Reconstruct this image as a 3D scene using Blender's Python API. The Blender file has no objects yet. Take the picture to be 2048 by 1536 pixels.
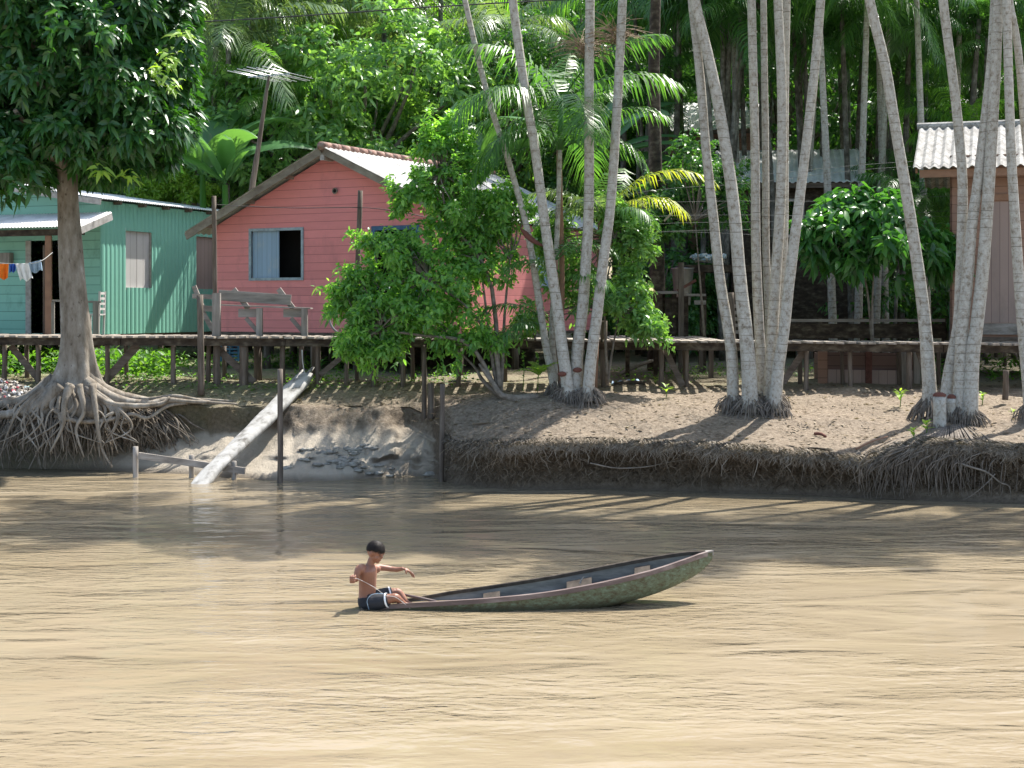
import bpy, bmesh, math, random
import numpy as np
from mathutils import Vector, Matrix, noise
R = math.radians
rng = random.Random(7)
nr = np.random.default_rng(7)
scene = bpy.context.scene
col = scene.collection

# ------------------------------------------------------------------ camera, sky, sun, exposure
F = 3000.0; HY = 615.0; CAMH = 2.9
cam = bpy.data.cameras.new('camera'); camo = bpy.data.objects.new('camera', cam); col.objects.link(camo)
camo.location = (0, 0, CAMH); camo.rotation_euler = (R(90), 0, 0)
cam.sensor_width = 36; cam.lens = F/2048*36; cam.shift_y = -(768-HY)/2048
cam.clip_end = 2000; cam.clip_start = 0.1
scene.camera = camo
world = bpy.data.worlds.new('World'); scene.world = world; world.use_nodes = True
wn = world.node_tree; bg = wn.nodes['Background']
sky = wn.nodes.new('ShaderNodeTexSky'); sky.sky_type = 'NISHITA'; sky.sun_disc = False
SUN = Vector((0.47, 0.49, 1.08)).normalized()
sky.sun_elevation = math.asin(SUN.z); sky.sun_rotation = math.atan2(SUN.x, SUN.y)
sky.air_density = 1.2; sky.dust_density = 2.5; sky.ozone_density = 1.0
wn.links.new(sky.outputs[0], bg.inputs[0]); bg.inputs[1].default_value = 0.15
sun = bpy.data.lights.new('sun', 'SUN'); sun.energy = 4.9; sun.angle = R(0.5); sun.color = (1, 0.96, 0.89)
suno = bpy.data.objects.new('sun', sun); col.objects.link(suno)
suno.rotation_euler = SUN.to_track_quat('Z', 'Y').to_euler(); suno.location = (10, 10, 40)
scene.view_settings.view_transform = 'Standard'; scene.view_settings.look = 'None'
scene.view_settings.exposure = 1.08; scene.view_settings.gamma = 1
scene.view_settings.use_curve_mapping = False
scene.render.engine = 'CYCLES'
scene.cycles.max_bounces = 6; scene.cycles.transmission_bounces = 4; scene.cycles.transparent_max_bounces = 6
scene.cycles.use_denoising = True

def P(px, py, D):
    """point seen at photo pixel (px,py) standing D metres out"""
    return Vector(((px-1024)*D/F, D, CAMH-(py-HY)*D/F))
def PX(px, D): return (px-1024)*D/F

# ------------------------------------------------------------------ object helpers
def tag(o, label=None, cat=None, group=None, kind=None):
    if label: o['label'] = label
    if cat: o['category'] = cat
    if group: o['group'] = group
    if kind: o['kind'] = kind
    return o
def thing(name, loc, label, cat, group=None, rz=0):
    o = bpy.data.objects.new(name, None); col.objects.link(o); o.location = loc; o.rotation_euler.z = rz
    o.empty_display_size = 0.2
    return tag(o, label, cat, group)
def link_mesh(name, me, mats, parent=None):
    o = bpy.data.objects.new(name, me); col.objects.link(o)
    for m in (mats if isinstance(mats, (list, tuple)) else [mats]): me.materials.append(m)
    if parent is not None: o.parent = parent
    return o
class MB:
    def __init__(s): s.v = []; s.f = []
    def add(s, vs, fs):
        n = len(s.v); s.v += [tuple(v) for v in vs]; s.f += [tuple(i+n for i in f) for f in fs]; return s
    def box(s, c, size, M=None):
        hx, hy, hz = size[0]/2, size[1]/2, size[2]/2
        vs = [Vector((x, y, z)) for x in (-hx, hx) for y in (-hy, hy) for z in (-hz, hz)]
        if M is not None: vs = [M @ v for v in vs]
        c = Vector(c)
        return s.add([v+c for v in vs], [(0,1,3,2),(4,6,7,5),(0,4,5,1),(2,3,7,6),(0,2,6,4),(1,5,7,3)])
    def bar(s, a, b, w, h, up=Vector((0,0,1)), taper=1.0):
        a = Vector(a); b = Vector(b); t = (b-a).normalized()
        if abs(t.dot(up)) > 0.98: up = Vector((0,1,0))
        x = t.cross(up).normalized(); y = x.cross(t)
        vs = []
        for p, k in ((a, 1), (b, taper)):
            for i, j in ((-1,-1),(1,-1),(1,1),(-1,1)): vs.append(p + x*w/2*i*k + y*h/2*j*k)
        return s.add(vs, [(0,3,2,1),(4,5,6,7),(0,1,5,4),(1,2,6,5),(2,3,7,6),(3,0,4,7)])
    def tube(s, pts, rad, n=8, cap=True, wob=0.0, seed=0):
        pts = [Vector(p) for p in pts]; m = len(pts)
        if not hasattr(rad, '__len__'): rad = [rad]*m
        rr = random.Random(seed); vs = []; fs = []
        t = (pts[1]-pts[0]).normalized()
        x = t.cross(Vector((0,0,1)) if abs(t.z) < .9 else Vector((0,1,0))).normalized()
        for i, p in enumerate(pts):
            t = (pts[min(i+1, m-1)]-pts[max(i-1, 0)]).normalized()
            x = (x - t*x.dot(t)).normalized(); y = t.cross(x)
            for k in range(n):
                a = 2*math.pi*k/n; r = rad[i]*(1+wob*(rr.random()-.5))
                vs.append(p + x*math.cos(a)*r + y*math.sin(a)*r)
        for i in range(m-1):
            for k in range(n): fs.append((i*n+k, i*n+(k+1) % n, (i+1)*n+(k+1) % n, (i+1)*n+k))
        if cap: fs += [tuple(range(n-1, -1, -1)), tuple((m-1)*n+k for k in range(n))]
        return s.add(vs, fs)
    def ell(s, c, r, nu=14, nv=9, M=None, fn=None):
        vs = []; fs = []
        for j in range(nv+1):
            th = math.pi*j/nv
            for i in range(nu):
                ph = 2*math.pi*i/nu
                d = Vector((math.sin(th)*math.cos(ph), math.sin(th)*math.sin(ph), math.cos(th)))
                k = fn(d) if fn else 1
                v = Vector((d.x*r[0]*k, d.y*r[1]*k, d.z*r[2]*k))
                if M is not None: v = M @ v
                vs.append(v+Vector(c))
        for j in range(nv):
            for i in range(nu): fs.append((j*nu+i, (j+1)*nu+i, (j+1)*nu+(i+1) % nu, j*nu+(i+1) % nu))
        return s.add(vs, fs)
    def grid(s, rows, close=False):
        n = len(rows[0]); vs = [p for r in rows for p in r]; fs = []
        for i in range(len(rows)-1):
            for k in range(n-(0 if close else 1)): fs.append((i*n+k, i*n+(k+1) % n, (i+1)*n+(k+1) % n, (i+1)*n+k))
        return s.add(vs, fs)
    def build(s, name, mat, parent=None, smooth=False, bevel=0):
        o0 = parent
        off = Vector((0,0,0)); Minv = None
        if parent is not None:
            bpy_parent = parent; M = Matrix.Identity(4)
            chain = []
            q = parent
            while q is not None: chain.append(q); q = q.parent
            for q in reversed(chain): M = M @ (Matrix.Translation(q.location) @ q.rotation_euler.to_matrix().to_4x4())
            Minv = M.inverted()
            vs = [Minv @ Vector(v) for v in s.v]
        else: vs = s.v
        me = bpy.data.meshes.new(name); me.from_pydata([tuple(v) for v in vs], [], s.f); me.update()
        if smooth: me.polygons.foreach_set('use_smooth', [True]*len(me.polygons))
        o = link_mesh(name, me, mat, parent)
        if bevel:
            b = o.modifiers.new('bevel', 'BEVEL'); b.width = bevel; b.segments = 2; b.limit_method = 'ANGLE'
        return o
def solo(mb, name, mat, label, cat, group=None, smooth=False, bevel=0, kind=None):
    """a thing that is one mesh, with its origin at its base"""
    zs = min(v[2] for v in mb.v); base = min(mb.v, key=lambda v: v[2])
    c = Vector((base[0], base[1], zs))
    mb.v = [tuple(Vector(v)-c) for v in mb.v]
    o = mb.build(name, mat, None, smooth, bevel); o.location = c
    return tag(o, label, cat, group, kind)

def np_mesh(name, V, loops, sizes, mat, parent=None, smooth=False):
    """fast mesh from numpy: V (n,3); loops flat index array; sizes per-face loop counts"""
    me = bpy.data.meshes.new(name)
    me.vertices.add(len(V)); me.vertices.foreach_set('co', np.asarray(V, dtype=np.float32).ravel())
    me.loops.add(len(loops)); me.loops.foreach_set('vertex_index', np.asarray(loops, dtype=np.int32))
    st = np.concatenate([[0], np.cumsum(sizes)[:-1]]).astype(np.int32)
    me.polygons.add(len(sizes)); me.polygons.foreach_set('loop_start', st)
    me.polygons.foreach_set('loop_total', np.asarray(sizes, dtype=np.int32))
    if smooth: me.polygons.foreach_set('use_smooth', np.ones(len(sizes), dtype=bool))
    me.update(calc_edges=True); me.validate()
    if mat is None: return me
    return link_mesh(name, me, mat, parent)

# ------------------------------------------------------------------ materials
def newmat(name):
    m = bpy.data.materials.new(name); m.use_nodes = True
    nt = m.node_tree; b = nt.nodes['Principled BSDF']; return m, nt, b
def ramp(nt, fac, stops):
    r = nt.nodes.new('ShaderNodeValToRGB'); e = r.color_ramp.elements
    while len(e) > 1: e.remove(e[-1])
    e[0].position = stops[0][0]; e[0].color = (*stops[0][1], 1)
    for p, c in stops[1:]:
        k = e.new(p); k.color = (*c, 1)
    if fac is not None: nt.links.new(fac, r.inputs[0])
    return r
def coords(nt, scale=(1,1,1), kind='Object', rot=(0,0,0)):
    t = nt.nodes.new('ShaderNodeTexCoord'); m = nt.nodes.new('ShaderNodeMapping')
    m.inputs['Scale'].default_value = scale; m.inputs['Rotation'].default_value = rot
    nt.links.new(t.outputs[kind], m.inputs[0]); return m.outputs[0]
def tnoise(nt, vec, scale, detail=4, rough=.55, dist=0):
    n = nt.nodes.new('ShaderNodeTexNoise'); n.inputs['Scale'].default_value = scale
    n.inputs['Detail'].default_value = detail; n.inputs['Roughness'].default_value = rough
    n.inputs['Distortion'].default_value = dist
    if vec is not None: nt.links.new(vec, n.inputs['Vector'])
    return n.outputs[0]
def mixc(nt, fac, a, b, mode='MIX'):
    m = nt.nodes.new('ShaderNodeMix'); m.data_type = 'RGBA'; m.blend_type = mode
    if isinstance(fac, float): m.inputs[0].default_value = fac
    else: nt.links.new(fac, m.inputs[0])
    for i, x in ((6, a), (7, b)):
        if isinstance(x, tuple): m.inputs[i].default_value = (*x, 1)
        else: nt.links.new(x, m.inputs[i])
    return m.outputs[2]
def math_(nt, op, a, b=None):
    m = nt.nodes.new('ShaderNodeMath'); m.operation = op
    for i, x in enumerate((a, b)):
        if x is None: continue
        if isinstance(x, (int, float)): m.inputs[i].default_value = x
        else: nt.links.new(x, m.inputs[i])
    return m.outputs[0]
def bump(nt, b, h, strength=.3, dist=.01):
    n = nt.nodes.new('ShaderNodeBump'); n.inputs['Strength'].default_value = strength
    n.inputs['Distance'].default_value = dist
    nt.links.new(h, n.inputs['Height']); nt.links.new(n.outputs[0], b.inputs['Normal'])
def mottled(name, stops, scale=8, mscale=(1,1,1), rough=.8, bmp=.3, bdist=.01, detail=5, spec=.3, coat=0, second=None, metal=0):
    m, nt, b = newmat(name); v = coords(nt, mscale)
    n = tnoise(nt, v, scale, detail, .62)
    c = ramp(nt, n, stops).outputs[0]
    if second:                     # (scale, mscale, threshold lo, hi, colour)
        v2 = coords(nt, second[1]); n2 = tnoise(nt, v2, second[0], 6, .65)
        f = ramp(nt, n2, [(second[2], (0,0,0)), (second[3], (1,1,1))]).outputs[0]
        c = mixc(nt, f, c, second[4])
    nt.links.new(c, b.inputs['Base Color']); b.inputs['Roughness'].default_value = rough
    b.inputs['Specular IOR Level'].default_value = spec; b.inputs['Metallic'].default_value = metal
    bump(nt, b, n, bmp, bdist); return m
LEAFK = {'mango_leaves': 1.25, 'bush_leaves': 1.85, 'bright_tree_leaves': 1.75, 'dark_tree_leaves': 1.6, 'hazed_tree_leaves': 1.7, 'broad_leaves': 1.3, 'palm_fronds': 1.35, 'young_palm_fronds': 1.2, 'pale_palm_fronds': 1.25}
def leafmat(name, stops, trans=.35, rough=.38, tcol=(1.0, 1.0, .35), tmul=1.6, spec=.5):
    k_ = LEAFK.get(name, 1.0); stops = [(p, tuple(min(.6, x*k_) for x in c)) for p, c in stops]
    m, nt, b = newmat(name)
    g = nt.nodes.new('ShaderNodeNewGeometry')
    big = tnoise(nt, coords(nt), .9, 2)
    f = math_(nt, 'ADD', math_(nt, 'MULTIPLY', g.outputs['Random Per Island'], .65), math_(nt, 'MULTIPLY', big, .38))
    c = ramp(nt, f, stops).outputs[0]
    nt.links.new(c, b.inputs['Base Color']); b.inputs['Roughness'].default_value = rough
    b.inputs['Specular IOR Level'].default_value = spec
    tr = nt.nodes.new('ShaderNodeBsdfTranslucent')
    vm = nt.nodes.new('ShaderNodeVectorMath'); vm.operation = 'MULTIPLY'
    nt.links.new(c, vm.inputs[0]); vm.inputs[1].default_value = (tcol[0]*tmul, tcol[1]*tmul, tcol[2]*tmul)
    nt.links.new(vm.outputs[0], tr.inputs[0])
    mx = nt.nodes.new('ShaderNodeMixShader'); mx.inputs[0].default_value = trans
    nt.links.new(b.outputs[0], mx.inputs[1]); nt.links.new(tr.outputs[0], mx.inputs[2])
    out = [n for n in nt.nodes if n.type == 'OUTPUT_MATERIAL'][0]
    nt.links.new(mx.outputs[0], out.inputs[0]); return m

M = {}
WD = [(0.25, (.05,.038,.029)), (.5, (.125,.10,.08)), (.75, (.21,.18,.15))]
WG = [(0.25, (.13,.115,.10)), (.5, (.26,.235,.21)), (.75, (.40,.37,.34))]
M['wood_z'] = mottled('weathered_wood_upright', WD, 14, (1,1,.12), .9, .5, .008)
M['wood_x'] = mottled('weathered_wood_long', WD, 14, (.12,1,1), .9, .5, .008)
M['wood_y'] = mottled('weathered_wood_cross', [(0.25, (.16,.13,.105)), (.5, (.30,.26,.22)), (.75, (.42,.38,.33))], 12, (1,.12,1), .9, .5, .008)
M['wood_dark'] = mottled('dark_brown_wood', [(0.3, (.018,.013,.010)), (.5, (.05,.037,.026)), (.7, (.13,.11,.08))], 9, (.5,1,1), .9, .6, .01)  # very dark brown wood for beams, legs and the far wall
M['wood_grey'] = mottled('silver_grey_wood', WG, 10, (.15,1,1), .85, .5, .008)
M['wood_greyz'] = mottled('silver_grey_upright', WG, 10, (1,1,.12), .85, .5, .008)
M['log'] = mottled('bleached_log', [(.3, (.13,.12,.105)), (.48, (.33,.32,.30)), (.7, (.45,.44,.42))], 6, (1,1,.3), .85, .6, .02)
M['palmbark'] = None
def palmbark():
    m, nt, b = newmat('palm_bark')
    v = coords(nt); n = tnoise(nt, coords(nt, (1,1,.8)), 13, 6, .72)
    n2 = tnoise(nt, coords(nt, (1,1,1)), 30, 3)
    c = ramp(nt, n, [(.30, (.12,.095,.065)), (.39, (.26,.225,.175)), (.46, (.37,.345,.295)), (.58, (.44,.42,.37)), (.70, (.55,.535,.48))]).outputs[0]
    c = mixc(nt, ramp(nt, n2, [(.58, (0,0,0)), (.66, (.6,.6,.6))]).outputs[0], c, (.22,.195,.16))
    w = nt.nodes.new('ShaderNodeTexWave'); w.wave_type = 'BANDS'; w.bands_direction = 'Z'
    w.inputs['Scale'].default_value = 2.2; w.inputs['Distortion'].default_value = 1.5; w.inputs['Detail'].default_value = 2
    nt.links.new(v, w.inputs[0])
    f = ramp(nt, w.outputs[1], [(0, (1,1,1)), (.05, (0,0,0))]).outputs[0]
    f = math_(nt, 'MULTIPLY', math_(nt, 'MULTIPLY', f, .75), ramp(nt, tnoise(nt, coords(nt), 2.5, 2), [(.42, (0,0,0)), (.6, (1,1,1))]).outputs[0])
    c = mixc(nt, f, c, (.12,.10,.075))
    nt.links.new(c, b.inputs['Base Color']); b.inputs['Roughness'].default_value = .85
    bump(nt, b, n, .4, .01); return m
M['palmbark'] = palmbark()
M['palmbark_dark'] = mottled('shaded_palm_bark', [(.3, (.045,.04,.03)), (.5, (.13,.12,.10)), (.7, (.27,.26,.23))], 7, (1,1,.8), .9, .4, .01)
M['bark'] = mottled('mango_bark', [(.28, (.09,.07,.05)), (.45, (.20,.17,.135)), (.62, (.28,.25,.21)), (.75, (.42,.40,.36))], 7, (1,1,.35), .9, .8, .03, second=(16, (1,1,.5), .60, .68, (.10,.08,.06)))
M['root'] = mottled('root_bark', [(.3, (.08,.062,.045)), (.6, (.22,.19,.155))], 8, (1,1,1), .9, .5, .01)
M['rootdark'] = mottled('fine_root_bark', [(.3, (.08,.065,.05)), (.6, (.21,.18,.15))], 10, (1,1,1), .9, .5, .01)
M['redboard'] = mottled('dark_red_board', [(.3, (.07,.03,.025)), (.6, (.15,.07,.055))], 10, (1,1,1), .9, .5, .01)
M['fringe'] = leafmat('root_strands', [(0, (.035,.025,.017)), (.5, (.11,.085,.06)), (.85, (.22,.18,.14)), (1, (.40,.36,.31))], .05, .9, spec=.1)
M['leaf_mango'] = leafmat('mango_leaves', [(0, (.014,.05,.016)), (.5, (.028,.09,.026)), (.88, (.05,.14,.03)), (1, (.16,.33,.04))], .28, .33, tcol=(1, 1.1, .25), tmul=1.9)
M['leaf_bush'] = leafmat('bush_leaves', [(0, (.035,.085,.026)), (.45, (.07,.16,.04)), (.85, (.13,.24,.055)), (1, (.27,.36,.08))], .5, .34, tmul=2.0)
M['leaf_bright'] = leafmat('bright_tree_leaves', [(0, (.04,.09,.03)), (.5, (.08,.165,.05)), (.9, (.13,.23,.07)), (1, (.26,.27,.09))], .4, .33, tmul=2.0)
M['leaf_dark'] = leafmat('dark_tree_leaves', [(0, (.018,.055,.018)), (.6, (.04,.11,.028)), (1, (.08,.18,.04))], .35, .4, tmul=1.9)
M['leaf_hazy'] = leafmat('hazed_tree_leaves', [(0, (.07,.11,.055)), (.6, (.12,.17,.085)), (1, (.18,.23,.12))], .4, .5, tmul=1.7)  # paler and greyer, air haze put into the leaf colour
M['leaf_cacao'] = leafmat('broad_leaves', [(0, (.02,.07,.02)), (.6, (.04,.13,.03)), (.93, (.07,.2,.035)), (1, (.20,.15,.04))], .38, .3, tmul=1.9)
M['frond'] = leafmat('palm_fronds', [(0, (.025,.07,.022)), (.6, (.05,.13,.035)), (1, (.09,.19,.04))], .42, .38, tmul=2.0)
M['frond_bright'] = leafmat('young_palm_fronds', [(0, (.04,.11,.025)), (.6, (.085,.20,.035)), (1, (.15,.28,.04))], .5, .38, tmul=2.1)
M['frond_yellow'] = leafmat('yellow_palm_fronds', [(0, (.16,.22,.03)), (.6, (.30,.36,.04)), (1, (.45,.42,.06))], .5, .45, tmul=1.6)
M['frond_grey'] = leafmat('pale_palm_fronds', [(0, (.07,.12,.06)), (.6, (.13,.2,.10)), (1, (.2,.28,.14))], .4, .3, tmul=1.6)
M['spadix'] = leafmat('dry_flower_sprays', [(0, (.20,.14,.09)), (1, (.42,.32,.22))], .2, .8, tmul=1.2)
M['banana'] = leafmat('banana_leaf', [(0, (.06,.16,.06)), (1, (.12,.26,.10))], .35, .28, tmul=1.9)
M['grass'] = leafmat('weeds', [(0, (.04,.12,.02)), (.6, (.09,.22,.035)), (1, (.20,.34,.06))], .45, .5, tmul=1.9)
M['sprout'] = leafmat('sprout_leaves', [(0, (.17,.33,.05)), (1, (.34,.50,.09))], .5, .45, tmul=1.6)
M['straw'] = leafmat('straw_roots', [(0, (.07,.055,.04)), (.5, (.19,.16,.125)), (.85, (.29,.255,.21)), (1, (.42,.39,.34))], .05, .9, spec=.1)
M['litter'] = leafmat('leaf_litter', [(0, (.10,.075,.05)), (.5, (.24,.19,.14)), (.85, (.36,.31,.24)), (1, (.55,.52,.46))], .1, .9, spec=.1)

def boards(name, base, dark, pitch, axis='Z', rough=.7, var=.12, stain=None, gap=.06):
    """painted boards: a groove every `pitch` metres along the wall's own axis"""
    m, nt, b = newmat(name); v = coords(nt)
    sp = nt.nodes.new('ShaderNodeSeparateXYZ'); nt.links.new(v, sp.inputs[0])
    h = sp.outputs[axis]
    q = math_(nt, 'DIVIDE', h, pitch); fr = math_(nt, 'FRACT', q); fl = math_(nt, 'FLOOR', q)
    line = math_(nt, 'LESS_THAN', fr, gap)
    wn_ = nt.nodes.new('ShaderNodeTexWhiteNoise'); wn_.noise_dimensions = '1D'; nt.links.new(fl, wn_.inputs[1])
    n = tnoise(nt, coords(nt, (1,1,6) if axis == 'Z' else (6,6,1)), 2.5, 6, .65)
    k = math_(nt, 'ADD', math_(nt, 'MULTIPLY', wn_.outputs[0], var), math_(nt, 'MULTIPLY', n, var*1.6))
    lo = tuple(x*(1-var*1.1) for x in base); hi = tuple(min(1, x*(1+var*1.1)) for x in base)
    c = ramp(nt, k, [(0, lo), (var*2.6, hi)]).outputs[0]
    if stain:
        n2 = tnoise(nt, coords(nt, (1,1,.5)), 1.8, 6, .7)
        c = mixc(nt, ramp(nt, n2, [(.52, (0,0,0)), (.72, (1,1,1))]).outputs[0], c, stain)
    c = mixc(nt, math_(nt, 'MULTIPLY', line, .75), c, dark)
    nt.links.new(c, b.inputs['Base Color']); b.inputs['Roughness'].default_value = rough
    b.inputs['Specular IOR Level'].default_value = .25
    hh = math_(nt, 'ADD', math_(nt, 'MULTIPLY', fr, .6), math_(nt, 'MULTIPLY', n, .15))
    bump(nt, b, hh, .5, .015); return m
M['pink'] = boards('pink_painted_boards', (.78,.285,.28), (.36,.10,.11), .175, var=.18, stain=(.62,.235,.235))
M['pink_side'] = M['pink']
M['green_board'] = boards('teal_painted_boards', (.24,.50,.41), (.03,.12,.09), .2, stain=(.13,.27,.21))
M['green_corr'] = boards('teal_upright_boards', (.47,.82,.66), (.09,.30,.23), 99, rough=.6)
M['brownboard'] = boards('reddish_raw_boards', (.30,.18,.13), (.09,.05,.035), .17, stain=(.24,.17,.14))
M['greyboard'] = boards('grey_upright_boards', (.33,.25,.22), (.12,.08,.07), .16, axis='X', stain=(.27,.21,.185))
M['darkbox'] = boards('dark_red_planks', (.15,.095,.08), (.04,.025,.02), .2)
M['roof_cem'] = mottled('weathered_fibre_cement', [(.3, (.26,.25,.235)), (.5, (.44,.43,.41)), (.72, (.60,.59,.57))], 3, (1,1,1), .85, .25, .01, second=(14, (1,1,1), .55, .7, (.22,.21,.19)))
M['roof_old'] = mottled('lichened_fibre_cement', [(.3, (.17,.16,.15)), (.5, (.31,.30,.285)), (.72, (.44,.43,.41))], 4, (1,1,1), .9, .3, .01, second=(18, (1,1,1), .5, .66, (.15,.145,.13)))
M['roof_white'] = mottled('pale_metal_roof', [(.3, (.55,.55,.54)), (.7, (.78,.78,.77))], 3, (1,1,1), .5, .1, .005)
M['roof_edge'] = mottled('grey_green_fascia', [(.3, (.16,.13,.10)), (.6, (.28,.25,.20)), (.75,(.33,.34,.27))], 5, (.3,1,1), .9, .3, .01)
M['tile'] = mottled('ridge_tiles', [(.3, (.14,.08,.065)), (.5, (.27,.16,.13)), (.7, (.34,.27,.23))], 8, (1,1,1), .85, .3, .01)
M['shutter_white'] = boards('white_shutter', (.52,.50,.48), (.20,.18,.17), .24, axis='X', stain=(.44,.42,.41))
M['shutter_blue'] = boards('faded_blue_shutter', (.30,.42,.55), (.14,.18,.22), .13, axis='X', stain=(.46,.50,.50))
M['frame_blue'] = mottled('pale_blue_frame', [(.35, (.24,.30,.34)), (.6, (.38,.46,.50))], 9, (1,1,1), .7, .2, .004)
M['frame_dkblue'] = mottled('deep_blue_frame', [(.35, (.04,.10,.19)), (.6, (.07,.16,.28))], 9, (1,1,1), .6, .2, .004)
M['frame_grey'] = mottled('grey_frame', [(.35, (.30,.28,.26)), (.6, (.44,.42,.40))], 9, (1,1,1), .8, .2, .004)
def flat(name, c, rough=.6, metal=0, spec=.4):
    return mottled(name, [(.3, tuple(x*.85 for x in c)), (.7, tuple(min(1, x*1.12) for x in c))], 7, (1,1,1), rough, .1, .003, spec=spec, metal=metal)
M['dark'] = flat('opening_shade', (.012,.011,.010), .95)  # near black, the shade of unlit openings put into the colour
M['orange_wood'] = flat('fresh_orange_timber', (.27,.155,.10), .8)
M['metal'] = flat('bare_aluminium', (.62,.63,.64), .35, .9)
M['wire'] = flat('black_cable', (.02,.02,.02), .6)
M['wire_grey'] = flat('dull_wire', (.16,.16,.155), .7)
M['wire_pale'] = flat('galvanised_wire', (.42,.43,.42), .5)
M['cloth_orange'] = flat('orange_cloth', (.85,.20,.02), .9)
M['cloth_blue'] = flat('royal_blue_cloth', (.04,.12,.50), .9)
M['cloth_white'] = flat('white_cloth', (.82,.84,.86), .9)
M['laundry'] = mottled('mixed_washing', [(.4, (.50,.53,.52)), (.5, (.16,.30,.36)), (.6, (.48,.47,.40))], 6, (1,1,1), .9, .2, .01)
M['cloth_pale'] = flat('pale_blue_cloth', (.30,.42,.55), .9)
M['tyre'] = flat('grey_tyre', (.22,.22,.23), .7)
M['bikeblack'] = flat('black_bicycle_paint', (.03,.03,.035), .35)
M['plastic_blue'] = flat('blue_plastic', (.03,.18,.36), .4)
M['notch'] = flat('fresh_cut_wood', (.14,.055,.04), .95)
M['yellowish'] = flat('straw_yellow_plastic', (.42,.34,.14), .6)

# ------------------------------------------------------------------ the ground: one sheet from the river bed to the far forest
PROF = {
-1600:[(27.5,-.8),(28.5,0),(28.6,.5),(28.6,.95),(28.7,1.1),(28.9,1.25),(29.3,1.45),(32,1.55),(45,1.7),(140,2.2)],
-300:[(26.8,-.7),(27.5,0),(27.6,.5),(27.5,.95),(27.6,1.12),(27.8,1.3),(28.3,1.48),(31,1.55),(45,1.7),(140,2.2)],
0:   [(26.2,-.7),(27.1,0),(27.25,.4),(27.22,.85),(27.35,1.15),(27.6,1.32),(28.3,1.5),(31,1.55),(45,1.7),(140,2.2)],
180: [(25.9,-.7),(26.85,0),(27.1,.3),(27.25,.75),(27.3,1.12),(27.55,1.3),(28.3,1.5),(31,1.55),(45,1.7),(140,2.2)],
300: [(25.2,-.6),(26.4,0),(26.8,.22),(27.25,.55),(27.2,1.12),(27.5,1.3),(28.2,1.5),(31,1.55),(45,1.7),(140,2.2)],
500: [(24.2,-.6),(25.4,0),(26.2,.3),(26.95,.64),(27.05,1.12),(27.45,1.3),(28.1,1.48),(31,1.55),(45,1.7),(140,2.2)],
600: [(23.8,-.6),(24.95,0),(25.8,.33),(26.6,.7),(26.95,1.1),(27.4,1.3),(28.0,1.46),(31,1.55),(45,1.7),(140,2.2)],
700: [(24.1,-.6),(25.3,0),(25.7,.24),(26.35,.58),(26.85,1.08),(27.4,1.33),(28.0,1.46),(31,1.55),(45,1.7),(140,2.2)],
820: [(24.8,-.6),(26.0,0),(26.15,.28),(26.5,.6),(26.8,1.05),(27.3,1.38),(28.0,1.46),(31,1.55),(45,1.7),(140,2.2)],
868: [(24.6,-.6),(25.7,0),(25.9,.2),(26.15,.42),(26.5,.85),(27.1,1.3),(27.9,1.46),(31,1.55),(45,1.7),(140,2.2)],
905: [(23.8,-.6),(24.7,0),(24.8,.25),(24.55,.45),(24.75,.62),(25.8,1.12),(27.8,1.46),(31,1.55),(45,1.7),(140,2.2)],
1000:[(23.2,-.6),(24.0,0),(24.1,.28),(23.75,.5),(23.95,.70),(25.5,1.22),(27.7,1.45),(31,1.55),(45,1.7),(140,2.2)],
1200:[(23.2,-.6),(24.0,0),(24.15,.3),(23.75,.5),(23.95,.72),(25.5,1.2),(27.5,1.44),(31,1.55),(45,1.7),(140,2.2)],
1400:[(22.9,-.6),(23.65,0),(23.8,.3),(23.4,.5),(23.6,.70),(25.1,1.1),(27.3,1.42),(31,1.52),(45,1.7),(140,2.2)],
1600:[(22.4,-.6),(23.2,0),(23.4,.28),(23.0,.44),(23.2,.62),(24.9,1.04),(27.1,1.41),(31,1.52),(45,1.7),(140,2.2)],
1720:[(22.1,-.6),(22.85,0),(23.1,.22),(22.75,.40),(22.95,.56),(24.6,1.0),(27.0,1.41),(31,1.52),(45,1.7),(140,2.2)],
1840:[(21.9,-.6),(22.6,0),(22.8,.35),(22.5,.62),(22.7,.84),(24.1,.90),(26.9,1.4),(31,1.52),(45,1.7),(140,2.2)],
2048:[(21.6,-.6),(22.3,0),(22.5,.33),(22.2,.55),(22.45,.76),(23.9,1.0),(26.8,1.4),(31,1.52),(45,1.7),(140,2.2)],
2500:[(21.0,-.6),(21.8,0),(22.0,.33),(21.8,.5),(22.0,.64),(23.5,1.0),(26.6,1.4),(31,1.52),(45,1.7),(140,2.2)],
4000:[(20.0,-.6),(20.8,0),(21.0,.33),(20.8,.5),(21.0,.64),(22.5,1.0),(26.0,1.4),(31,1.52),(45,1.7),(140,2.2)],
}
for _k in PROF:                                              # the turf edge overhangs a recessed dark face
    if _k >= 905:
        _q = PROF[_k]; _d3 = _q[3][0]; _q[4] = (_d3, _q[4][1]); _q[3] = (_d3+.14, _q[4][1]-.10); _q[2] = (_q[2][0]+.05, _q[2][1])
KX = np.array(sorted(PROF)); KP = np.array([PROF[k] for k in KX])      # (k,10,2)
def prof(px):
    return np.stack([np.stack([np.interp(px, KX, KP[:, i, c]) for c in range(2)], -1) for i in range(KP.shape[1])], -2)
def gz(px, D):
    """height of the bank's upper surface"""
    p = prof(px)[3:]
    return float(np.interp(D, p[:, 0], p[:, 1]))
def gzx(x, D): return gz(1024+x*F/D, D)
MOUNDS = [(PX(1140, 25.8), 25.9, .08, .8), (PX(1508, 25.1), 25.3, .12, .7), (PX(1905, 24.1), 24.2, .12, .6), (PX(2080, 24), 24.1, .12, .6), (PX(1000, 25.9), 25.9, .06, .6)]
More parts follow.
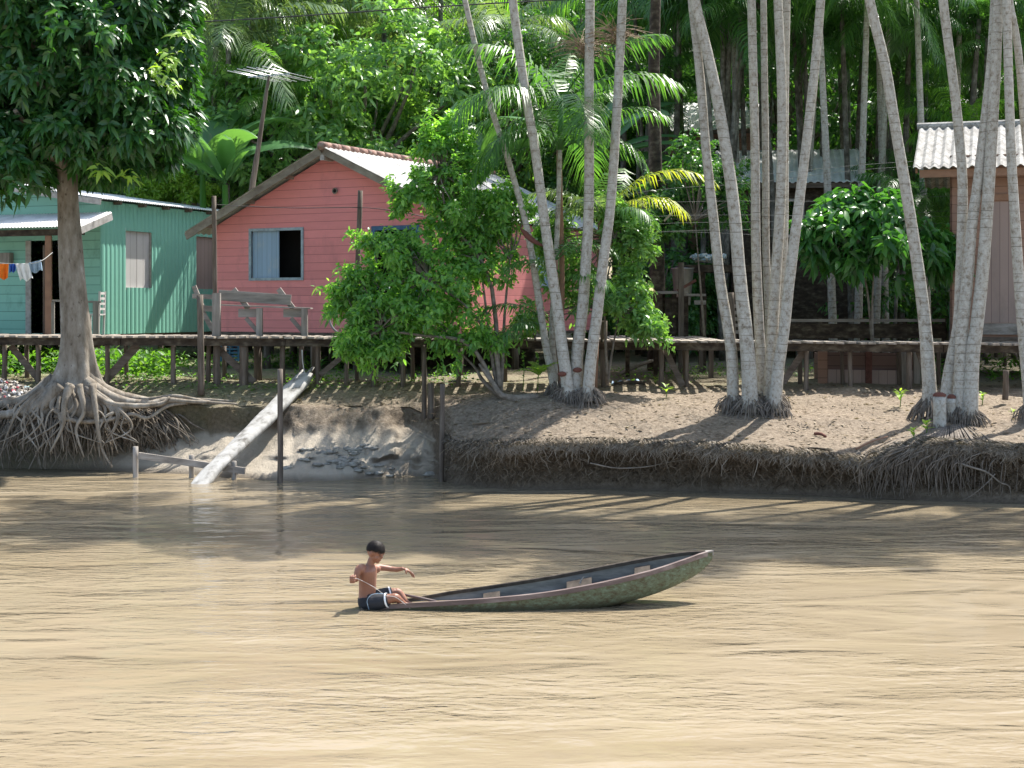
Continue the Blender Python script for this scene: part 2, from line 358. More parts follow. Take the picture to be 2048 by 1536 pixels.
def ground_sheet():
    us = np.unique(np.concatenate([np.arange(-1600, -100, 60), np.arange(-100, 2160, 5), np.arange(2160, 4001, 60)]))
    segs = [4, 9, 10, 8, 34, 40, 26, 16, 8]
    pr = prof(us)                                           # (U,10,2)
    rows = []
    for i, n in enumerate(segs):
        for k in range(n):
            t = k/n; rows.append(pr[:, i]*(1-t)+pr[:, i+1]*t)
    rows.append(pr[:, -1]); A = np.stack(rows, 1)           # (U,V,2)
    # round the corners of the profile a little
    for _ in range(2):
        B = A.copy(); B[:, 1:-1] = .25*A[:, :-2]+.5*A[:, 1:-1]+.25*A[:, 2:]; A = B
    U, V = A.shape[:2]
    D = A[..., 0]; X = (us[:, None]-1024)*D/F; Z = A[..., 1]
    co = np.stack([X, D, Z], -1)
    for u in range(U):
        if not (-140 < us[u] < 2200): continue
        for v in range(V):
            if D[u, v] > 60: break
            p = Vector(co[u, v]); px_ = us[u]
            a = noise.noise(p*1.1)*.07 + noise.noise(p*3.7)*.03 + noise.noise(p*11)*.012
            steep = 1.0 if 13 <= v <= 36 else .0
            lip = steep*(noise.noise(Vector((p.x*1.6, 7, p.z*.4)))*.20 + noise.noise(Vector((p.x*5, 3, p.z*3)))*.07 + noise.noise(Vector((p.x*14, 3, p.z*12)))*.035)
            if 13 <= v <= 60 and px_ > 880: a += noise.noise(Vector((p.x*1.3, 2, 4)))*.10*max(0, 1-max(0, v-36)/24)
            mud = 0
            if px_ > 590 and px_ < 880 and 4 <= v < 26: mud = abs(noise.noise(p*4))*.09 + abs(noise.noise(p*9))*.06 + abs(noise.noise(p*22))*.03
            for mx, my, ma, mr in MOUNDS: a += ma*math.exp(-((p.x-mx)**2+(p.y-my)**2)/mr**2)*(1 if v > 20 else 0)
            co[u, v, 2] += a*(.55 if D[u, v] > 28 else 1) * (0 if v < 4 else 1) + mud
            co[u, v, 1] -= lip
    idx = (np.arange(U)[:, None]*V+np.arange(V)[None]).astype(np.int32)
    f = np.stack([idx[:-1, :-1], idx[1:, :-1], idx[1:, 1:], idx[:-1, 1:]], -1).reshape(-1, 4)
    m, nt, b = newmat('river_bank_earth')
    v = coords(nt); n1 = tnoise(nt, v, 1.1, 6, .6); n2 = tnoise(nt, v, 16, 6, .7); n3 = tnoise(nt, v, 60, 3)
    c = ramp(nt, n2, [(.28, (.09,.066,.046)), (.47, (.19,.15,.11)), (.62, (.265,.215,.162)), (.78, (.37,.315,.25))]).outputs[0]
    sp = nt.nodes.new('ShaderNodeSeparateXYZ'); nt.links.new(v, sp.inputs[0])
    # grey river mud low down in the bay, brown clay above, thin green on the flat behind
    low = ramp(nt, math_(nt, 'ADD', sp.outputs['Z'], math_(nt, 'MULTIPLY', n1, .3)), [(.75, (1,1,1)), (1.25, (0,0,0))]).outputs[0]
    left = ramp(nt, math_(nt, 'DIVIDE', math_(nt, 'ADD', sp.outputs['X'], 8.0), 10.), [(.62, (1,1,1)), (.70, (0,0,0))]).outputs[0]
    c = mixc(nt, math_(nt, 'MULTIPLY', math_(nt, 'MULTIPLY', low, left), .85), c, (.40,.35,.28))
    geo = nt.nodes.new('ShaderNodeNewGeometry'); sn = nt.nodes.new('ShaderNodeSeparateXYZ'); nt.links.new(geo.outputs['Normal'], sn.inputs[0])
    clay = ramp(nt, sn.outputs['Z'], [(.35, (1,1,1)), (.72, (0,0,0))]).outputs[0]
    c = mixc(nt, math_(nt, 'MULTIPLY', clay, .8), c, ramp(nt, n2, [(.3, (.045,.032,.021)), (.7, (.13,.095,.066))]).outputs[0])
    wet = ramp(nt, math_(nt, 'ADD', sp.outputs['Z'], math_(nt, 'MULTIPLY', n1, .1)), [(.07, (1,1,1)), (.16, (0,0,0))]).outputs[0]
    c = mixc(nt, math_(nt, 'MULTIPLY', wet, .7), c, (.09,.07,.05))
    gy = ramp(nt, math_(nt, 'DIVIDE', sp.outputs['Y'], 40.), [(.672, (0,0,0)), (.70, (1,1,1))]).outputs[0]
    gx = ramp(nt, math_(nt, 'DIVIDE', math_(nt, 'ADD', sp.outputs['X'], 12.0), 24.), [(.36, (1,1,1)), (.45, (.35,.35,.35))]).outputs[0]
    gn = ramp(nt, n1, [(.42, (0,0,0)), (.62, (1,1,1))]).outputs[0]
    g = math_(nt, 'MULTIPLY', math_(nt, 'MULTIPLY', gy, gx), math_(nt, 'ADD', math_(nt, 'MULTIPLY', gn, .5), .35))
    c = mixc(nt, g, c, ramp(nt, n3, [(.3, (.09,.13,.045)), (.7, (.21,.26,.11))]).outputs[0])
    nt.links.new(c, b.inputs['Base Color']); b.inputs['Roughness'].default_value = .92; b.inputs['Specular IOR Level'].default_value = .2
    hh = math_(nt, 'ADD', n2, math_(nt, 'MULTIPLY', n3, .5)); bump(nt, b, hh, .8, .035)
    o = np_mesh('ground', co.reshape(-1, 3), f.ravel(), np.full(len(f), 4), m, smooth=True)
    tag(o, kind='structure'); return o
ground_sheet()
# ------------------------------------------------------------------ exact ground height for the small things
from mathutils.bvhtree import BVHTree
_g = bpy.data.objects['ground'].data
_co = np.empty(len(_g.vertices)*3, dtype=np.float32); _g.vertices.foreach_get('co', _co)
_fi = np.empty(len(_g.loops), dtype=np.int32); _g.loops.foreach_get('vertex_index', _fi)
BVH = BVHTree.FromPolygons([tuple(v) for v in _co.reshape(-1, 3)], [tuple(f) for f in _fi.reshape(-1, 4)])
def gt(x, y):
    h = BVH.ray_cast(Vector((x, y, 30)), Vector((0, 0, -1)))
    return h[0].z if h[0] is not None else 1.5

def water():
    m, nt, b = newmat('muddy_river_water')
    n1 = tnoise(nt, coords(nt, (.55, 1.3, 1)), 1.0, 2, .5, .8)
    n2 = tnoise(nt, coords(nt, (.75, 2.0, 1), rot=(0,0,.10)), 2.6, 2, .5, .7)
    n3 = tnoise(nt, coords(nt, (1, 2.0, 1), rot=(0,0,-.15)), 7.0, 2, .5, .4)
    calm = ramp(nt, tnoise(nt, coords(nt, (.16, .38, 1), rot=(0,0,.15)), 1.0, 3, .6, .8), [(.38, (.15,.15,.15)), (.62, (1,1,1))]).outputs[0]
    cn = tnoise(nt, coords(nt, (.22, .5, 1)), .8, 4, .6, 1.)
    c = ramp(nt, cn, [(.3, (.225,.178,.113)), (.7, (.275,.225,.152))]).outputs[0]
    fine = math_(nt, 'ADD', math_(nt, 'MULTIPLY', n2, .5), math_(nt, 'MULTIPLY', n3, .24))
    hh = math_(nt, 'ADD', math_(nt, 'MULTIPLY', n1, .9), math_(nt, 'MULTIPLY', fine, calm))
    # silt scatters light below the surface (even), the ripples only bend the mirror reflection on top
    df = nt.nodes.new('ShaderNodeBsdfDiffuse'); gl = nt.nodes.new('ShaderNodeBsdfGlossy'); gl.inputs['Roughness'].default_value = .09
    bp = nt.nodes.new('ShaderNodeBump'); bp.inputs['Strength'].default_value = 1; bp.inputs['Distance'].default_value = .065; nt.links.new(hh, bp.inputs['Height'])
    bq = nt.nodes.new('ShaderNodeBump'); bq.inputs['Strength'].default_value = .35; bq.inputs['Distance'].default_value = .05; nt.links.new(hh, bq.inputs['Height'])
    nt.links.new(bp.outputs[0], gl.inputs['Normal']); nt.links.new(bq.outputs[0], df.inputs['Normal']); nt.links.new(c, df.inputs['Color'])
    fr = nt.nodes.new('ShaderNodeFresnel'); fr.inputs['IOR'].default_value = 1.33; nt.links.new(bp.outputs[0], fr.inputs['Normal'])
    mx = nt.nodes.new('ShaderNodeMixShader'); nt.links.new(fr.outputs[0], mx.inputs[0]); nt.links.new(df.outputs[0], mx.inputs[1]); nt.links.new(gl.outputs[0], mx.inputs[2])
    out = [n for n in nt.nodes if n.type == 'OUTPUT_MATERIAL'][0]; nt.links.new(mx.outputs[0], out.inputs[0]); nt.nodes.remove(b)
    me = MB().grid([[Vector((x, y, 0)) for x in (-90, 90)] for y in (-40, 34)])
    o = me.build('water', m); tag(o, kind='structure')
water()

# ------------------------------------------------------------------ foliage generators (numpy)
def unit(a): return a/np.maximum(np.linalg.norm(a, axis=-1, keepdims=True), 1e-9)
def leaves(pos, d, nrm, L, W, droop=.25, tpl='ovate'):
    """pos,d,nrm (n,3); L,W (n,) -> V, loops, sizes"""
    n = len(pos); d = unit(d); s = unit(np.cross(d, nrm)); up = unit(np.cross(s, d))
    L = L[:, None]; W = W[:, None]
    def pt(t, w): return pos + d*L*t + s*W*w - np.array([0,0,1.])*L*droop*t*t + up*0
    if tpl == 'ovate':
        V = np.stack([pt(0,0), pt(.3,-.5)+up*W*.12, pt(.3,.5)+up*W*.12, pt(.68,-.42)+up*W*.1, pt(.68,.42)+up*W*.1, pt(1,0), pt(.3,0), pt(.68,0)], 1)
        fac = [(0,6,1),(0,2,6),(1,6,7,3),(6,2,4,7),(3,7,5),(7,4,5)]
    else:
        V = np.stack([pt(0,-.2), pt(0,.2), pt(.5,-.5), pt(.5,.5), pt(1,0)], 1); fac = [(0,1,3,2),(2,3,4)]
    k = V.shape[1]; base = (np.arange(n)*k)[:, None]
    lp = np.concatenate([np.array(f) for f in fac]); sz = np.array([len(f) for f in fac])
    return V.reshape(-1, 3), (base+lp[None]).ravel(), np.tile(sz, n)
def join(parts):
    V = []; Lp = []; S = []; o = 0
    for v, l, s in parts: V.append(v); Lp.append(l+o); S.append(s); o += len(v)
    return np.concatenate(V), np.concatenate(Lp), np.concatenate(S)
def whorls(C, axis, k, L, W, spread=1.0, droop=.35, g=nr, tpl='ovate', jit=.25):
    """k leaves round each twig tip C (m,3), along axis (m,3)"""
    m = len(C); axis = unit(axis)
    ref = np.where(np.abs(axis[:, 2:3]) < .9, np.array([[0,0,1.]]), np.array([[1.,0,0]]))
    x = unit(np.cross(axis, ref)); y = np.cross(axis, x)
    ph = g.uniform(0, 2*np.pi, (m, 1)) + np.arange(k)[None]*2.4 + g.normal(0, .2, (m, k))
    el = g.normal(.25, .35, (m, k))
    rad = x[:, None]*np.cos(ph)[..., None] + y[:, None]*np.sin(ph)[..., None]
    d = rad*np.cos(el)[..., None]*spread + axis[:, None]*(np.sin(el)[..., None]+.25)
    pos = C[:, None] + g.normal(0, L*jit, (m, k, 3))
    nrm = np.broadcast_to(axis[:, None], d.shape) + g.normal(0, .35, d.shape)
    LL = L*g.uniform(.65, 1.2, m*k); WW = W*g.uniform(.7, 1.2, m*k)
    return leaves(pos.reshape(-1, 3), d.reshape(-1, 3), nrm.reshape(-1, 3), LL, WW, droop, tpl)
def crown_pts(center, rad, nclump, rclump, nper, g, low=-1., fill=.35, front=None):
    """twig tips on the outside of many clumps that fill an ellipsoid"""
    center = np.array(center); rad = np.array(rad)
    d = unit(g.normal(0, 1, (nclump*4, 3))); d = d[d[:, 2] > low][:nclump]
    if front is not None:
        d = d[(d[:, 1] < front)]
    r = 1-fill*g.uniform(0, 1, len(d))**1.5
    cc = center + d*rad*r[:, None]*.86 + g.normal(0, .10*rad.mean(), (len(d), 3))
    rc = rclump*g.uniform(.6, 1.25, len(d))
    e = unit(g.normal(0, 1, (len(d), nper, 3)) + d[:, None]*.9 + np.array([0,0,.25]))
    pts = cc[:, None] + e*rc[:, None, None]*g.uniform(.75, 1.1, (len(d), nper, 1))*np.array([1.15,1.15,.8])
    return pts.reshape(-1, 3), (e+np.array([0,0,.1])).reshape(-1, 3), cc, rc
def foliage_obj(name, parts, mat, parent): 
    V, l, s = join(parts); V = V - np.array(parent.location) if parent is not None else V
    return np_mesh(name, V, l, s, mat, parent)
def limbs(mb, base, tips, r0, r1, g, seg=6, n=6):
    for t in tips:
        a = Vector(base); b = Vector(t); mid = (a+b)/2+Vector(g.normal(0, .12, 3))*(b-a).length*.6
        pts = []
        for i in range(seg+1):
            u = i/seg; pts.append(a*(1-u)**2+mid*2*u*(1-u)+b*u*u)
        mb.tube(pts, [r0*(1-i/seg)+r1*i/seg for i in range(seg+1)], n)

# palm fronds
def frond(base, az, e0, L, droop, n, ll, lw, g, hang=.5, curl=0.):
    S = 14; s = np.linspace(0, 1, S+1)
    el = e0-droop*s**1.3; aa = az+curl*s
    dirs = np.stack([np.cos(el)*np.cos(aa), np.cos(el)*np.sin(aa), np.sin(el)], -1)
    pts = np.concatenate([[[0,0,0]], np.cumsum(dirs[:-1]*L/S, 0)])+np.array(base)
    parts = []
    # rachis ribbon (three sided)
    side = unit(np.cross(dirs, [0,0,1.])); up = np.cross(side, dirs)
    w = (.028*(1-s*.85))[:, None]*max(1, L/2.5)*.8
    V = np.stack([pts-side*w, pts+side*w, pts-up*w*1.2], 1).reshape(-1, 3)
    lp = []
    for i in range(S):
        for k in range(3): lp.append([i*3+k, i*3+(k+1) % 3, i*3+3+(k+1) % 3, i*3+3+k])
    parts.append((V, np.array(lp).ravel(), np.full(len(lp), 4)))
    t = np.repeat(np.linspace(.14, .995, n), 2); sg = np.tile([1., -1.], n)
    t = np.clip(t+g.normal(0, .004, len(t)), .1, 1)
    p = np.stack([np.interp(t, s, pts[:, c]) for c in range(3)], -1)
    dr = unit(np.stack([np.interp(t, s, dirs[:, c]) for c in range(3)], -1)); sd = unit(np.cross(dr, [0,0,1.])); u = np.cross(sd, dr)
    fwd = .35+.9*t[:, None]**2
    d = unit(sd*sg[:, None] + dr*fwd + u*g.uniform(-.05, .35, (len(t), 1)))
    l = ll*np.sin(np.pi*np.clip(t*.86+.1, 0, 1))**.6*g.uniform(.85, 1.1, len(t))
    z = np.array([0,0,1.]); h = hang*g.uniform(.6, 1.3, (len(t), 1))
    p1 = p+d*l[:, None]*.5-z*l[:, None]*h*.22; p2 = p+d*l[:, None]*.86-z*l[:, None]*h*.9
    wv = dr*lw/2
    V = np.stack([p-wv*.6, p+wv*.6, p1+wv, p1-wv, p2], 1).reshape(-1, 3)
    b = (np.arange(len(t))*5)[:, None]
    parts.append((V, (b+np.array([0,1,2,3,3,2,4])[None]).ravel(), np.tile([4,3], len(t))))
    return join(parts)
def palm_crown(k, L, g, e_lo=-.3, e_hi=1.25, n=34, ll=.62, lw=.04, hang=.55, drp=1.25):
    ps = []
    for i in range(k):
        u = (i+.5)/k; e0 = e_hi*(1-u)+e_lo*u+g.normal(0, .12)
        ps.append(frond((0,0,0), i*2.4+g.normal(0, .25), e0, L*g.uniform(.8, 1.1), drp*g.uniform(.75, 1.2), n, ll, lw, g, hang, g.normal(0, .15)))
    return join(ps)
def smooth_path(pts, n=26):
    pts = [Vector(p) for p in pts]; out = []
    P_ = [pts[0]*2-pts[1]]+pts+[pts[-1]*2-pts[-2]]
    m = len(pts)-1
    for i in range(n+1):
        u = i/n*m; k = min(int(u), m-1); t = u-k; a, b, c, d = P_[k:k+4]
        out.append(.5*((2*b)+(c-a)*t+(2*a-5*b+4*c-d)*t*t+(3*b-a-3*c+d)*t**3))
    return out

# ------------------------------------------------------------------ boardwalk
def dkD(px): return 28.05-1.15*px/2048
def dkZ(px):
    y = np.interp(px, [-400, 0, 700, 1200, 1500, 2048, 2500], [669, 671, 674, 680, 682, 687, 690]); return CAMH-(y-HY)*dkD(px)/F
def boardwalk():
    t = thing('boardwalk', P(1024, 760, 27.6), 'long weathered plank boardwalk on stilts running along the river bank', 'boardwalk')
    mb = MB(); px = -420.; i = 0; rr = random.Random(3)
    while px < 2480:
        w = rr.uniform(.11, .155); D = dkD(px); x = PX(px, D); z = dkZ(px)
        deep = 1.4 + rr.uniform(-.02, .02); y0 = D-rr.uniform(-.02, .07)
        th = .035
        if 1205 < px < 1460: deep = 4.6
        mb.box((x, y0+deep/2, z-th/2+rr.uniform(-.008, .008)), (w, deep, th), Matrix.Rotation(rr.uniform(-.012, .012), 3, 'Z') @ Matrix.Rotation(rr.uniform(-.03, .03), 3, 'Y'))
        px += (w+rr.uniform(.045, .085))*F/D; i += 1
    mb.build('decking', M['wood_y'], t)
    def rail(off, zoff, h, mat, nm, w=.06):
        mb = MB(); pts = list(range(-420, 2500, 330))
        for a, b in zip(pts, pts[1:]):
            A = Vector((PX(a, dkD(a)), dkD(a)+off, dkZ(a)-zoff)); B = Vector((PX(b, dkD(b)), dkD(b)+off, dkZ(b)-zoff))
            mb.bar(A, B-(B-A)*.004, w, h)
        mb.build(nm, mat, t)
    rail(.09, .035+.075, .135, M['wood_dark'], 'front_stringer')
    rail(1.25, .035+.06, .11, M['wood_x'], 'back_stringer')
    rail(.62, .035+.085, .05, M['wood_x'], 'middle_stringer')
    for k, off in enumerate((2.6, 4.2)):
        mb = MB(); A = Vector((PX(1205, dkD(1205)), dkD(1205)+off, dkZ(1205)-.10)); B = Vector((PX(1460, dkD(1460)), dkD(1460)+off, dkZ(1460)-.10))
        mb.bar(A, B, .06, .11); mb.build('platform_joist', M['wood_x'], t)
        for q in (A, B): MB().bar((q.x, q.y, q.z), (q.x, q.y, 1.35), .09, .09).build('post', M['wood_z'], t)
    # posts: px, top offset above deck (m), width, thickness
    posts = [(-250,.0,.09),(-120,.0,.1),(8,0,.1),(76,0,.1),(214,0,.09),(346,0,.1),(418,0,.09),(434,0,.14),(487,0,.17),(566,0,.1),(603,0,.1),(637,0,.1),
             (692,0,.08),(749,0,.09),(808,0,.09),(917,0,.09),(1000,0,.09),(1110,0,.09),(1208,.35,.13),(1322,0,.1),(1373,0,.08),(1470,0,.09),(1612,0,.09),(1700,0,.08),(1818,0,.1),(1900,0,.08),(2100,0,.1),(2300,0,.1)]
    for k, (px, up, w) in enumerate(posts):
        D = dkD(px)+(.18 if k % 2 == 0 else .24)+ (.3 if px in (1373, 418, 603) else 0); x = PX(px, D); z1 = dkZ(px)-(.045 if up == 0 else -up); z0 = gz(px, D)-.25
        mb = MB(); mb.tube(smooth_path([(x+rr.uniform(-.03, .03), D, z0), (x+rr.uniform(-.012, .012), D, (z0+z1)/2), (x, D, z1)], 5), [w/2*1.12, w/2*1.08, w/2*1.04, w/2, w/2, w/2*.96], 7, wob=.12, seed=k)
        mb.build('post', M['wood_z'], t, True)
        if px > 0 and k % 2 == 0 and 1500 > px or px > 1500:
            D2 = D+1.05; z0 = 1.3; MB().tube([(x+.1, D2, z0), (x+.08, D2, dkZ(px)-.045)], w/2*.95, 7, wob=.1, seed=k).build('post', M['wood_z'], t, True)
    for a, ya, b, yb, w in ((22,692,76,757,.12),(275,690,205,768,.15),(432,694,508,765,.13),(700,700,640,750,.1),(1328,694,1366,772,.11),(1612,696,1566,765,.12),(1835,696,1855,760,.1)):
        D = dkD(a)+.1; MB().bar(P(a, ya, D+.3), P(b, yb, D+.12), .04, w, up=Vector((0,1,0)).cross(P(b, yb, D)-P(a, ya, D)).normalized()).build('brace', M['wood_x'], t)
    return t
boardwalk()

# ------------------------------------------------------------------ houses
def vgd(th): 
    th = R(th); return Vector((math.cos(th), -math.sin(th), 0)), Vector((math.sin(th), math.cos(th), 0))
def hit(O, d, px):
    """metres along d from O (x,D) at which the line crosses photo column px"""
    r = (px-1024)/F; return (r*O.y-O.x)/(d.x-r*d.y)
def corr_sheet(mb, A, B, C, D_, pitch=.18, amp=.02, n=None, sub=4):
    """corrugated sheet between bottom edge A-B and top edge D_-C, ridges run bottom to top"""
    A, B, C, D_ = map(Vector, (A, B, C, D_)); L = (B-A).length; n = n or max(4, int(L/pitch*sub))
    nm = (B-A).cross(D_-A).normalized(); rows = [[], [], [], []]
    for i in range(n+1):
        u = i/n; o = nm*amp*math.sin(2*math.pi*u*L/pitch)
        p = A.lerp(B, u)+o; q = D_.lerp(C, u)+o
        rows[0].append(p); rows[1].append(q); rows[2].append(q-nm*.012); rows[3].append(p-nm*.012)
    mb.grid(rows+[rows[0]]); return mb
def loc_build(mb, name, mat, parent, **k): return mb.build(name, mat, parent, **k)

def quadwall(name, A, B, za0, zb0, top, thick, mat, parent, holes=()):
    """wall from A to B (2D), floor za0, with a polyline top [(s,z)...]; holes = [(s0,s1,z0,z1)]; local X runs along the wall"""
    A = Vector((A[0], A[1], 0)); B = Vector((B[0], B[1], 0)); d = (B-A).normalized(); L = (B-A).length
    o = bpy.data.objects.new(name, None)
    ts = [t[0] for t in top]; tz = [t[1] for t in top]
    xs = sorted(set([0, L]+[h for ho in holes for h in ho[:2]]+ts)); xs = [x for x in xs if 0 <= x <= L]
    vs = []; fs = []
    def quad(s0, s1, z00, z01, z10, z11, y=0):
        n = len(vs); vs.extend([(s0, 0, z00), (s1, 0, z01), (s1, 0, z11), (s0, 0, z10), (s0, thick, z00), (s1, thick, z01), (s1, thick, z11), (s0, thick, z10)])
        fs.extend([(n, n+1, n+2, n+3), (n+5, n+4, n+7, n+6), (n+3, n+2, n+6, n+7), (n+1, n, n+4, n+5), (n+1, n+5, n+6, n+2), (n, n+3, n+7, n+4)])
    for s0, s1 in zip(xs, xs[1:]):
        m = (s0+s1)/2; T0 = np.interp(s0, ts, tz); T1 = np.interp(s1, ts, tz)
        hs = sorted([h for h in holes if h[0] <= m <= h[1]], key=lambda h: h[2]); zc = za0
        for h in hs: quad(s0, s1, zc, zc, h[2], h[2]); zc = h[3]
        quad(s0, s1, zc, zc, T0, T1)
    me = bpy.data.meshes.new(name); me.from_pydata(vs, [], fs); me.update()
    ob = link_mesh(name, me, mat, parent)
    ob.location = Vector((A.x, A.y, 0))-parent.location; ob.rotation_euler.z = math.atan2(d.y, d.x)
    return ob

def window(parent, A, d, s0, s1, z0, z1, fmat, panels, depth=.05, fw=.06, dark=True):
    """a window in a wall starting at A, running along d; outward normal is d rotated to the viewer"""
    d = Vector((d.x, d.y, 0)).normalized(); nrm = Vector((d.y, -d.x, 0)); z = Vector((0,0,1)); A = Vector((A.x, A.y, 0))
    mb = MB(); o = nrm*.012
    def bx(sa, sb, za, zb, dep, off=0.):
        p = A+d*sa+z*za-nrm*(dep-off); q = [p, p+d*(sb-sa), p+d*(sb-sa)+nrm*dep, p+nrm*dep]
        return [*q, *[v+z*(zb-za) for v in q]]
    F6 = [(0,3,2,1),(4,5,6,7),(0,1,5,4),(1,2,6,5),(2,3,7,6),(3,0,4,7)]
    for a, b, c, e in ((s0-fw, s1+fw, z1, z1+fw), (s0-fw, s1+fw, z0-fw, z0), (s0-fw, s0, z0, z1), (s1, s1+fw, z0, z1)): mb.add(bx(a, b, c, e, depth+.05, .025), F6)
    w = mb.build('window', fmat, parent)
    for (a, b, m) in panels:
        pb = bpy.data.objects.new('shutter', bpy.data.meshes.new('shutter')); col.objects.link(pb)
        L = b-a; hh = z1-z0
        pb.data.from_pydata([(0,0,0),(L,0,0),(L,.03,0),(0,.03,0),(0,0,hh),(L,0,hh),(L,.03,hh),(0,.03,hh)], [], F6)
        pb.data.materials.append(m); pb.parent = w
        org = A+d*a+z*z0-nrm*.035
        pw = parent.location+w.location
        pb.location = org-pw; pb.rotation_euler.z = math.atan2(d.y, d.x)
    return w

def pink_house():
    g, a = vgd(28); Rc = Vector((PX(925, 30.3), 30.3, 0)); w = -hit(Rc, g*-1, 430)*-1
    w = hit(Rc, g*-1, 430); Lc = Rc-g*w; z0 = 2.36; H = w/2
    t = thing('pink_house', Vector((Rc.x, Rc.y, 1.4)), 'pink wooden house with a pale blue shuttered window and grey gable roof', 'house')
    slope = .47; zr = 6.28; ze = zr-slope*H-.10
    over = .42; depth = 6.7
    # front gable wall with window and door
    sw0, sw1 = hit(Lc, g, 503), hit(Lc, g, 603); sd0, sd1 = hit(Lc, g, 751), hit(Lc, g, 832)
    Dm = (Lc+g*sw0).y; zt = CAMH+(HY-463)*Dm/F; zb = CAMH+(HY-556)*Dm/F; zdt = CAMH+(HY-461)*(Lc+g*sd0).y/F
    quadwall('gable_wall', Lc, Rc, z0, z0, [(0, ze), (H, zr-.10), (w, ze)], .04, M['pink'], t, [(sw0, sw1, zb, zt), (sd0, sd1, z0+.02, zdt)])
    side = quadwall('side_wall', Rc, Rc+a*depth, z0, z0, [(0, ze), (depth, ze)], .04, M['pink'], t, [(3.2, 4.1, 3.4, 4.3)])
    quadwall('back_wall', Rc+a*depth, Lc+a*depth, z0, z0, [(0, ze), (H, zr-.1), (w, ze)], .04, M['pink'], t)
    quadwall('side_wall', Lc+a*depth, Lc, z0, z0, [(0, ze), (depth, ze)], .04, M['pink'], t)
    mb = MB(); mb.add([Lc+Vector((0,0,z0-.05)), Rc+Vector((0,0,z0-.05)), Rc+a*depth+Vector((0,0,z0-.05)), Lc+a*depth+Vector((0,0,z0-.05)), Lc+Vector((0,0,z0+.01)), Rc+Vector((0,0,z0+.01)), Rc+a*depth+Vector((0,0,z0+.01)), Lc+a*depth+Vector((0,0,z0+.01))], [(0,3,2,1),(4,5,6,7),(0,1,5,4),(1,2,6,5),(2,3,7,6),(3,0,4,7)])
    mb.build('floor', M['wood_x'], t)
    quadwall('dark_backing', Lc+g*.1+a*.6, Rc-g*.1+a*.6, z0+.01, z0, [(0, ze-.1), (w-.2, ze-.1)], .03, M['dark'], t)  # added dark sheet, the unlit room's shade put into its colour
    MB().bar(Rc+Vector((0,0,2.25))-a*.03, Lc+Vector((0,0,2.25))-a*.03, .07, .16).build('floor_beam', M['wood_x'], t)
    mid = sw0+(sw1-sw0)*.53
    window(t, Lc, g, sw0, sw1, zb, zt, M['frame_blue'], [(sw0, mid, M['shutter_blue'])])
    window(t, Lc, g, sd0, sd1, z0+.08, zdt, M['frame_dkblue'], [], fw=.09)
    window(t, Rc, a, 3.2, 4.1, 3.4, 4.3, M['frame_blue'], [(3.2, 4.1, M['shutter_blue'])])
    # small round vent under the ridge
    sv = hit(Lc, g, 672); pv = Lc+g*sv; zv = CAMH+(HY-382)*pv.y/F
    ring = [Vector((pv.x, pv.y, zv))-a*.045+g*math.cos(k*math.pi/8)*.055+Vector((0,0,math.sin(k*math.pi/8)*.055)) for k in range(17)]
    v_ = MB().tube(ring, .014, 6, False).build('vent', M['roof_edge'], t)
    MB().tube([Vector((pv.x, pv.y, zv))-a*.03, Vector((pv.x, pv.y, zv))-a*.046], .05, 14).build('vent_dark_disc', M['dark'], v_)  # solid black disc, the opening's darkness put into its colour
    # roof: two corrugated slopes, bargeboards, ridge tiles
    ov = .5; apex = Lc+g*H
    for sgn, nm in ((1, 'roof_slope'), (-1, 'roof_slope')):
        ov = .13 if sgn > 0 else .5; e = apex+g*sgn*(H+ov); zz = zr-slope*(H+ov)
        f0, b0 = -a*over, a*(depth+.3)
        A = e+f0+Vector((0,0,zz)); B = e+b0+Vector((0,0,zz)); C = apex+b0+Vector((0,0,zr)); Dd = apex+f0+Vector((0,0,zr))
        mb = MB()
        if sgn > 0: corr_sheet(mb, A, B, C, Dd, .18, .02)
        else: corr_sheet(mb, B, A, Dd, C, .18, .02)
        mb.build(nm, M['roof_cem'], t)
        MB().bar(apex+f0*.92+Vector((0,0,zr-.10))+g*sgn*.035, e+f0*.92+Vector((0,0,zz-.09)), .035, .15).build('bargeboard', M['roof_edge'], t)
        for q in (.33, .66, 1.0):                              # purlin ends
            p = apex+g*sgn*(H*q)+Vector((0,0,zr-slope*H*q-.10)); MB().bar(p-a*(over-.02), p+a*.3, .05, .08).build('purlin', M['wood_y'], t)
    MB().bar(apex-a*.40+Vector((0,0,zr-.22)), apex-a*.04+Vector((0,0,zr-.22)), .10, .14).build('ridge_beam', M['frame_grey'], t)
    mb = MB(); k = 0; s = -over-.03
    while s < depth+.3:
        mb.tube([apex+a*s+Vector((0,0,zr+.005)), apex+a*(s+.40)+Vector((0,0,zr+.022))], [.095, .075], 10); s += .34
    mb.build('ridge_tiles', M['tile'], t, True)
    # stilts
    rr = random.Random(5)
    for i in range(6):
        for j in range(4):
            p = Lc+g*(w*(i+.15)/5.3)+a*(.1+j*2.4); zg = 1.3
            x = p.x+rr.uniform(-.1, .1)
            MB().tube([(x, p.y, zg), (x+rr.uniform(-.03, .03), p.y, z0-.05)], rr.uniform(.06, .09), 8, wob=.1, seed=i*7+j).build('stilt', M['wood_z'], t, True)
    mb = MB()                                                    # one wide solid dark board deep under the floor
    q0 = Lc+a*3.2; q1 = Rc+a*3.2
    mb.bar(q0+Vector((0,0,1.9)), q1+Vector((0,0,1.9)), .05, .8); mb.build('underfloor_board', M['wood_dark'], t)
    return g, a, Lc, Rc
PG, PA, PLc, PRc = pink_house()

